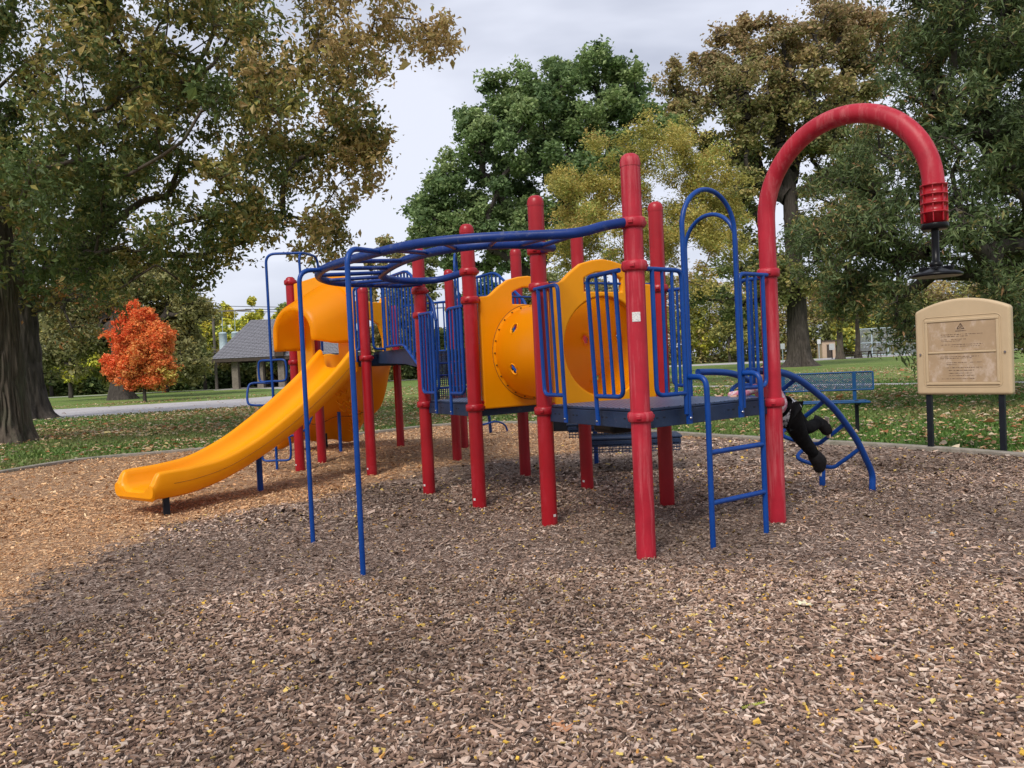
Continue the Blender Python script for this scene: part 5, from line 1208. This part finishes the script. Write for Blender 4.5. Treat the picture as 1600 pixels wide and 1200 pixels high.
# small trunks seen on the right beyond the big oak
for i, (px, Y, r_, hh) in enumerate(((1313, 92, .42, 7), (1341, 96, .34, 7))):
    x_ = at_y(px, 560, Y)[0]; cc = blob_clumps([(px, 480, 34, .5), (px + 14, 450, 30, .6)], 22, rg, 1.0, Y, 3)
    tree('background_tree', ('left' if i == 0 else 'right') + ' one of two grey trunks standing beside the picnic tables', (x_, Y, 0), hh, r_, cc, 3000, .36, .6, pals[3], BARK, (0, 0), 60 + i, None, 5, .8, group='distant trees around the lawn', flare=.15)
# far hedge belt
def hedge(name, label, x0, x1, Yf, hlo, hhi, n, cols, seed):
    g = np.random.default_rng(seed); x = g.uniform(x0, x1, n); y = Yf(x) + g.uniform(0, 5, n); hm = hlo + (hhi - hlo) * fbm(x * .12, y * .05, seed) * 1.4
    z = hm * g.random(n) ** 1.15; P = np.stack([x, y - .9 * np.sin(np.clip(z / hm, 0, 1) * 3.0) + g.normal(0, .5, n), z], 1); cs = np.array(cols)
    cs = cs * 2.0
    ti = np.clip(((fbm(x * .22, z * .3, seed + 5) - .25) / .45 * len(cs) + g.normal(0, .5, n)).astype(int), 0, len(cs) - 1)
    return setp(link(name, np_mesh(name, *leaves(P, .46, .65, cs[ti] * g.uniform(.7, 1.3, (n, 1)), g, .1)), LEAF), label=label, cat='shrubs', kind='stuff')
hedge('far_shrubbery', 'belt of green and yellow shrubs along the far edge of the lawn at the left', -95, 2, lambda x: 88 + x * .06, 3, 6, 90000, [(.05, .07, .03), (.07, .10, .035), (.11, .13, .045), (.17, .16, .05), (.12, .085, .045)], 31)
hedge('far_shrubbery', 'belt of pale yellow and brown shrubs beyond the far road at the right', 0, 150, lambda x: 112 + x * .15, 8, 15, 110000, [(.12, .13, .05), (.19, .19, .06), (.15, .12, .065), (.26, .21, .07), (.22, .14, .08)], 32)

# ------------------------------------------------------------------ pavilion, utility pole and far things
ROOFM = mat('roof_shingle', (.20, .20, .225), .9, .18, 8, .3, 20)
WOODD = mat('dark_wood', (.06, .045, .035), .8, .3, 6)
STONE = mat('pavilion_stone', (.20, .17, .14), .9, .3, 6, .4, 12)
pc = at_y(447, 590, 76); pv = empty('pavilion', (pc[0], 78, 0), 'open park pavilion with a grey shingled hip roof behind the slide', 'pavilion')
def pavilion():
    X0, X1 = at_y(329, 560, 74)[0], at_y(565, 552, 74)[0]; Y0, Y1 = 74, 84; ze, zr = 3.0, 6.95; rx0, rx1 = at_y(392, 497, 79)[0], at_y(500, 492, 79)[0]; ym = 79
    c = [(X0, Y0, ze), (X1, Y0, ze), (X1, Y1, ze), (X0, Y1, ze), (rx0, ym, zr), (rx1, ym, zr)]
    b = MB(); b.add(c, [(0, 1, 5, 4), (1, 2, 5), (2, 3, 4, 5), (3, 0, 4), (3, 2, 1, 0)]); rf = part('roof', b, WOODD, pv)
    # shingle rows: overlapping courses on the front, left and right slopes, each tab proud
    b = MB(); rr = random.Random(5)
    n_c = 26
    for i in range(n_c):
        t0, t1 = i / n_c, (i + 1.15) / n_c; t1 = min(t1, 1)
        for (A_, B_, C_, D_) in ((c[0], c[1], c[5], c[4]), (c[3], c[0], c[4], c[4]), (c[1], c[2], c[5], c[5])):
            A_, B_, C_, D_ = map(Vector, (A_, B_, C_, D_)); nr = (B_ - A_).cross(D_ - A_).normalized(); nr = nr if nr.z > 0 else -nr
            l0, l1 = A_.lerp(D_, t0), A_.lerp(D_, t1); r0_, r1 = B_.lerp(C_, t0), B_.lerp(C_, t1); nt_ = max(1, int((r0_ - l0).length / .38))
            for j in range(nt_):
                u0, u1 = j / nt_, (j + .93) / nt_; lift = .05 + rr.uniform(0, .02)
                b.add([l0.lerp(r0_, u0) + nr * lift, l0.lerp(r0_, u1) + nr * lift, l1.lerp(r1, u1) + nr * .015, l1.lerp(r1, u0) + nr * .015, l0.lerp(r0_, u0) + nr * .005, l0.lerp(r0_, u1) + nr * .005], [(0, 1, 2, 3), (4, 5, 1, 0)])
    part('shingles', b, ROOFM, pv, kind='stuff')
    b = MB()
    for (a_, d_) in ((c[0], c[1]), (c[1], c[2]), (c[2], c[3]), (c[3], c[0])):
        a_, d_ = Vector(a_), Vector(d_); m_ = (a_ + d_) / 2; b.box(m_ - Vector((0, 0, .17)), ((d_ - a_).length, .08, .30), math.atan2((d_ - a_).y, (d_ - a_).x))
    part('fascia', b, WOODD, pv)
    for px in (369, 408, 441, 520): 
        for y in (Y0 + .9, Y1 - .9):
            x = at_y(px, 590, Y0 + .9)[0]; b = MB(); b.box((x, y, 1.4), (.62 if y < 78 else .5, .6, 2.85)); bevel(part('column', b, STONE, pv), .03)
    b = MB(); b.box(((X0 + X1) / 2, 79, -.01), (X1 - X0, 9.4, .06)); part('floor_slab', b, CONC, pv)
    x = at_y(436, 555, 73.8)[0]; b = MB()
    P = [(-.42, 0), (.42, 0), (.42, .9), (.30, 1.35), (0, 1.75), (-.30, 1.35), (-.42, .9)]; zb = 3.0
    b.add([(x + u, 73.75, zb + v) for u, v in P] + [(x + u, 75.6, zb + v) for u, v in P], [tuple(range(7)), tuple(range(7, 14))[::-1]] + [(i, 7 + i, 7 + (i + 1) % 7, (i + 1) % 7) for i in range(7)]); part('dormer', b, WOODD, pv)
pavilion()
GRYW = mat('weathered_pole', (.16, .14, .12), .9, .2, 6); PALE = mat('pale_blue_metal', (.42, .52, .56), .5, .1, 6)
ux = at_y(338, 590, 80)[0]; ut = empty('utility_pole', (ux, 80, 0), 'wooden utility pole with crossarms and two pale blue transformers beside the pavilion roof', 'utility pole')
b = MB(); b.tube([(ux, 80, -.2), (ux, 80, 8.9)], [.16, .12], 10); part('pole', b, GRYW, ut)
b = MB(); b.box((ux + 1.8, 80, 8.1), (4.4, .14, .16)); part('crossarm', b, GRYW, ut)
for dx in (1.0, 2.3):
    b = MB(); b.lathe((ux + dx, 79.8, 3.9), [(0, 0), (.42, 0), (.42, .1), (.40, .12), (.40, 1.8), (.44, 1.85), (.3, 2.0), (0, 2.02)], 16); b.tube([(ux + dx, 79.8, 5.9), (ux + dx, 79.9, 8.1)], .03, 6); part('transformer', b, PALE, ut)
b = MB(); b.box((ux + 1.4, 79.9, 3.82), (3.0, .9, .12)); part('platform', b, GRYW, ut)
for x0, z0, x1, z1 in ((0, 8.7, 40, 9.6), (0, 8.2, 40, 9.0), (3.4, 8.2, 45, 9.3)):
    b = MB(); b.tube([(ux + x0 + (x1 - x0) * t, 80 + 8 * t, z0 + (z1 - z0) * t - 1.0 * math.sin(math.pi * t)) for t in np.linspace(0, 1, 12)], .03, 4); part('wire', b, BLKP, ut)
# white tennis-court fence, shed, picnic tables, bins far right
def far_fence():
    xa, xb = at_y(1338, 540, 110)[0], at_y(1420, 540, 104)[0]; T = empty('court_fence', (xa, 110, 0), 'tall pale grey mesh fence of a far sports court seen left of the notice board', 'fence')
    for i in range(6):
        t = i / 5; x, y = xa + (xb + 4 - xa) * t, 110 - 6 * t; b = MB(); b.tube([(x, y, 0), (x, y, 3.9)], .08, 8); part('post', b, PALE, T)
    A_ = Vector((xa, 110, 0)); B_ = Vector((xb + 4, 104, 0))
    for z in (.15, 1.9, 3.9): b = MB(); b.tube([A_ + up * z, B_ + up * z], .06, 6); part('rail', b, PALE, T)
    b = MB(); n = 60
    for i in range(n): p = A_.lerp(B_, (i + .5) / n); b.box(p + up * 2.0, (.05, .02, 3.7), math.atan2(-6, (B_ - A_).x))
    for j in range(22): b.box((A_ + B_) / 2 + up * (.2 + j * .17), ((B_ - A_).length, .02, .05), math.atan2(-6, (B_ - A_).x))
    part('mesh', b, mat('fence_mesh', (.30, .33, .34), .7), T, kind='stuff')
far_fence()
BEI = mat('beige_siding', (.48, .36, .26), .8, .06, 4)
xs = at_y(1291, 550, 112)[0]; sh = empty('shed', (xs, 112, 0), 'small beige shed standing far off beside the giant oak trunk', 'shed')
b = MB(); b.box((xs, 112, 1.2), (1.9, 1.9, 2.4)); part('wall', b, BEI, sh); b = MB(); b.prism([(xs - 1.2, 110.9), (xs + 1.2, 110.9), (xs + 1.2, 113.1), (xs - 1.2, 113.1)], 2.41, 2.56); part('roof', b, WOODD, sh)
b = MB(); b.box((xs + .1, 111.02, 1.0), (.8, .06, 1.9)); part('door', b, WOODD, sh)
xk = at_y(1300, 550, 98)[0]; kb = empty('information_kiosk', (xk, 98, 0), 'small white box on a black post beside the far beige shed', 'sign')
b = MB(); b.tube([(xk, 98, 0), (xk, 98, 1.1)], .07, 8); part('post', b, BLKP, kb); b = MB(); b.box((xk, 98, 1.55), (.6, .25, .8)); part('board', b, mat('white_paint', (.7, .72, .7), .5), kb)
for i, px in enumerate((1326, 1352, 1366)):
    x = at_y(px, 555, 94)[0]; tb = empty('picnic_table', (x, 94, 0), ['leftmost dark picnic table between the two grey trunks', 'middle dark picnic table right of the grey trunks', 'dark picnic table in front of the court fence'][i], 'picnic table', 'picnic tables under the far trees')
    b = MB(); b.box((x, 94, .78), (1.6, .75, .07)); part('tabletop', b, WOODD, tb)
    for s in (-.68, .68): b = MB(); b.box((x, 94 + s, .45), (1.6, .26, .06)); part('seat', b, WOODD, tb)
    for s in (-.6, .6):
        b = MB(); b.box((x + s, 94, .42), (.07, 1.45, .07)); b.tube([(x + s, 93.5, 0), (x + s, 93.8, .76)], .045, 6); b.tube([(x + s, 94.5, 0), (x + s, 94.2, .76)], .045, 6); part('leg', b, WOODD, tb)
for i, (px, y_, zt) in enumerate(((1280, 100, 2.6), (1223, 84, 2.1))):
    x = at_y(px, 555, y_)[0]; sp = empty('sign_post', (x, y_, 0), ['pale post with a small plate left of the far beige shed', 'white sign on a thin post right of the arched red post'][i], 'sign')
    b = MB(); b.tube([(x, y_, 0), (x, y_, zt)], .05, 8); part('post', b, PALE, sp); b = MB(); b.box((x, y_ - .06, zt - .3), (.45, .03, .6)); part('plate', b, mat('sign_white', (.65, .67, .68), .5), sp)
xb_ = at_y(1576, 552, 46)[0]; tbn = empty('trash_can', (xb_, 46, 0), 'grey steel trash can on the lawn right of the notice board', 'trash can')
b = MB(); b.lathe((xb_, 46, 0), [(0, 0), (.26, 0), (.28, .05), (.28, .95), (.30, .97), (.30, 1.0)], 20); part('body', b, mat('galvanised', (.35, .36, .37), .5, metal=.4), tbn)
b = MB(); b.lathe((xb_, 46, 0), [(.31, 1.0), (.31, 1.06), (.2, 1.16), (0, 1.2)], 20); part('lid', b, BLK, tbn)

# ------------------------------------------------------------------ small debris on the chips
def leaf_thing(px, py, size, col, label, kind='leaf'):
    p = at_z(px, py, .02); m = mat('leaf_colour', col, .8, .2, 60); rr = random.Random(int(px)); b = MB(); a0 = rr.uniform(0, 6)
    if kind == 'leaf':
        pts = []
        for i in range(14):
            q = a0 + 2 * math.pi * i / 14; r_ = size * (1 if i % 2 == 0 else .62) * rr.uniform(.8, 1.1); pts.append((p[0] + r_ * math.cos(q), p[1] + r_ * math.sin(q) * .8, p[2] + .012 + .012 * rr.random() + (0 if i % 2 else .008)))
        b.add([(p[0], p[1], p[2] + .008)] + pts, [(0, i + 1, (i + 1) % 14 + 1) for i in range(14)])
        nm, ct = 'fallen_leaf', 'leaf'
    elif kind == 'sprig':
        ca, sa = math.cos(a0 * .1), math.sin(a0 * .1)
        b.tube([(p[0] - size * ca, p[1] - size * sa, p[2] + .015), (p[0] + size * ca, p[1] + size * sa, p[2] + .02)], .0012, 5)
        for i in range(13):
            t = -1 + 2 * i / 12; c = Vector((p[0] + size * ca * t, p[1] + size * sa * t, p[2] + .019))
            for s in (-1, 1):
                d = Vector((-sa * s + .4 * ca, ca * s + .4 * sa, .15)).normalized() * size * .26 * (1 - .4 * abs(t)); w_ = Vector((ca, sa, 0)) * size * .06
                b.add([c, c + d * .5 + w_, c + d, c + d * .5 - w_], [(0, 1, 2, 3)])
        nm, ct = 'leaf_sprig', 'leaf sprig'
    else:
        b.box((p[0], p[1], p[2] + .012), (size * 2, size * .7, .006), a0 * .3 - .5); nm, ct = 'paper_scrap', 'litter'
    o = b.build(nm, m, None); setp(o, label, ct)
leaf_thing(1460, 835, .035, (.7, .68, .62), 'small white paper scrap on the chips at the right below the notice board', 'paper')
leaf_thing(1257, 950, .045, (.62, .58, .40), 'pale cream leaf lying right of centre in front of the ladder')
leaf_thing(700, 980 + 1, .07, (.30, .40, .06), 'green leaf sprig lying on the chips at centre', 'sprig') if False else None
leaf_thing(676, 981, .045, (.34, .45, .07), 'green fern-like leaf sprig on the brown chips at centre', 'sprig')
leaf_thing(1178, 1110, .045, (.40, .45, .05), 'yellow green leaf sprig near the bottom right of centre', 'sprig')
leaf_thing(322, 962, .045, (.38, .45, .07), 'yellow green leaf sprig on the chips in front of the slide', 'sprig')
leaf_thing(470, 1083, .035, (.32, .42, .07), 'small green sprig near the bottom left of centre', 'sprig')
leaf_thing(1370, 1036, .035, (.40, .18, .08), 'curled brown orange leaf at the lower right')
leaf_thing(875, 1145, .05, (.42, .20, .10), 'torn reddish brown leaf near the bottom centre')
leaf_thing(1490, 960, .035, (.60, .38, .20), 'pale orange leaf at the right edge of the chips')
leaf_thing(22, 1118, .03, (.55, .42, .30), 'pale tan leaf at the lower left corner')
leaf_thing(50, 1124, .025, (.38, .48, .08), 'small lime green leaf at the lower left corner')
leaf_thing(545, 915, .035, (.40, .19, .08), 'rusty leaf beside the foot of the nearer ladder pole')
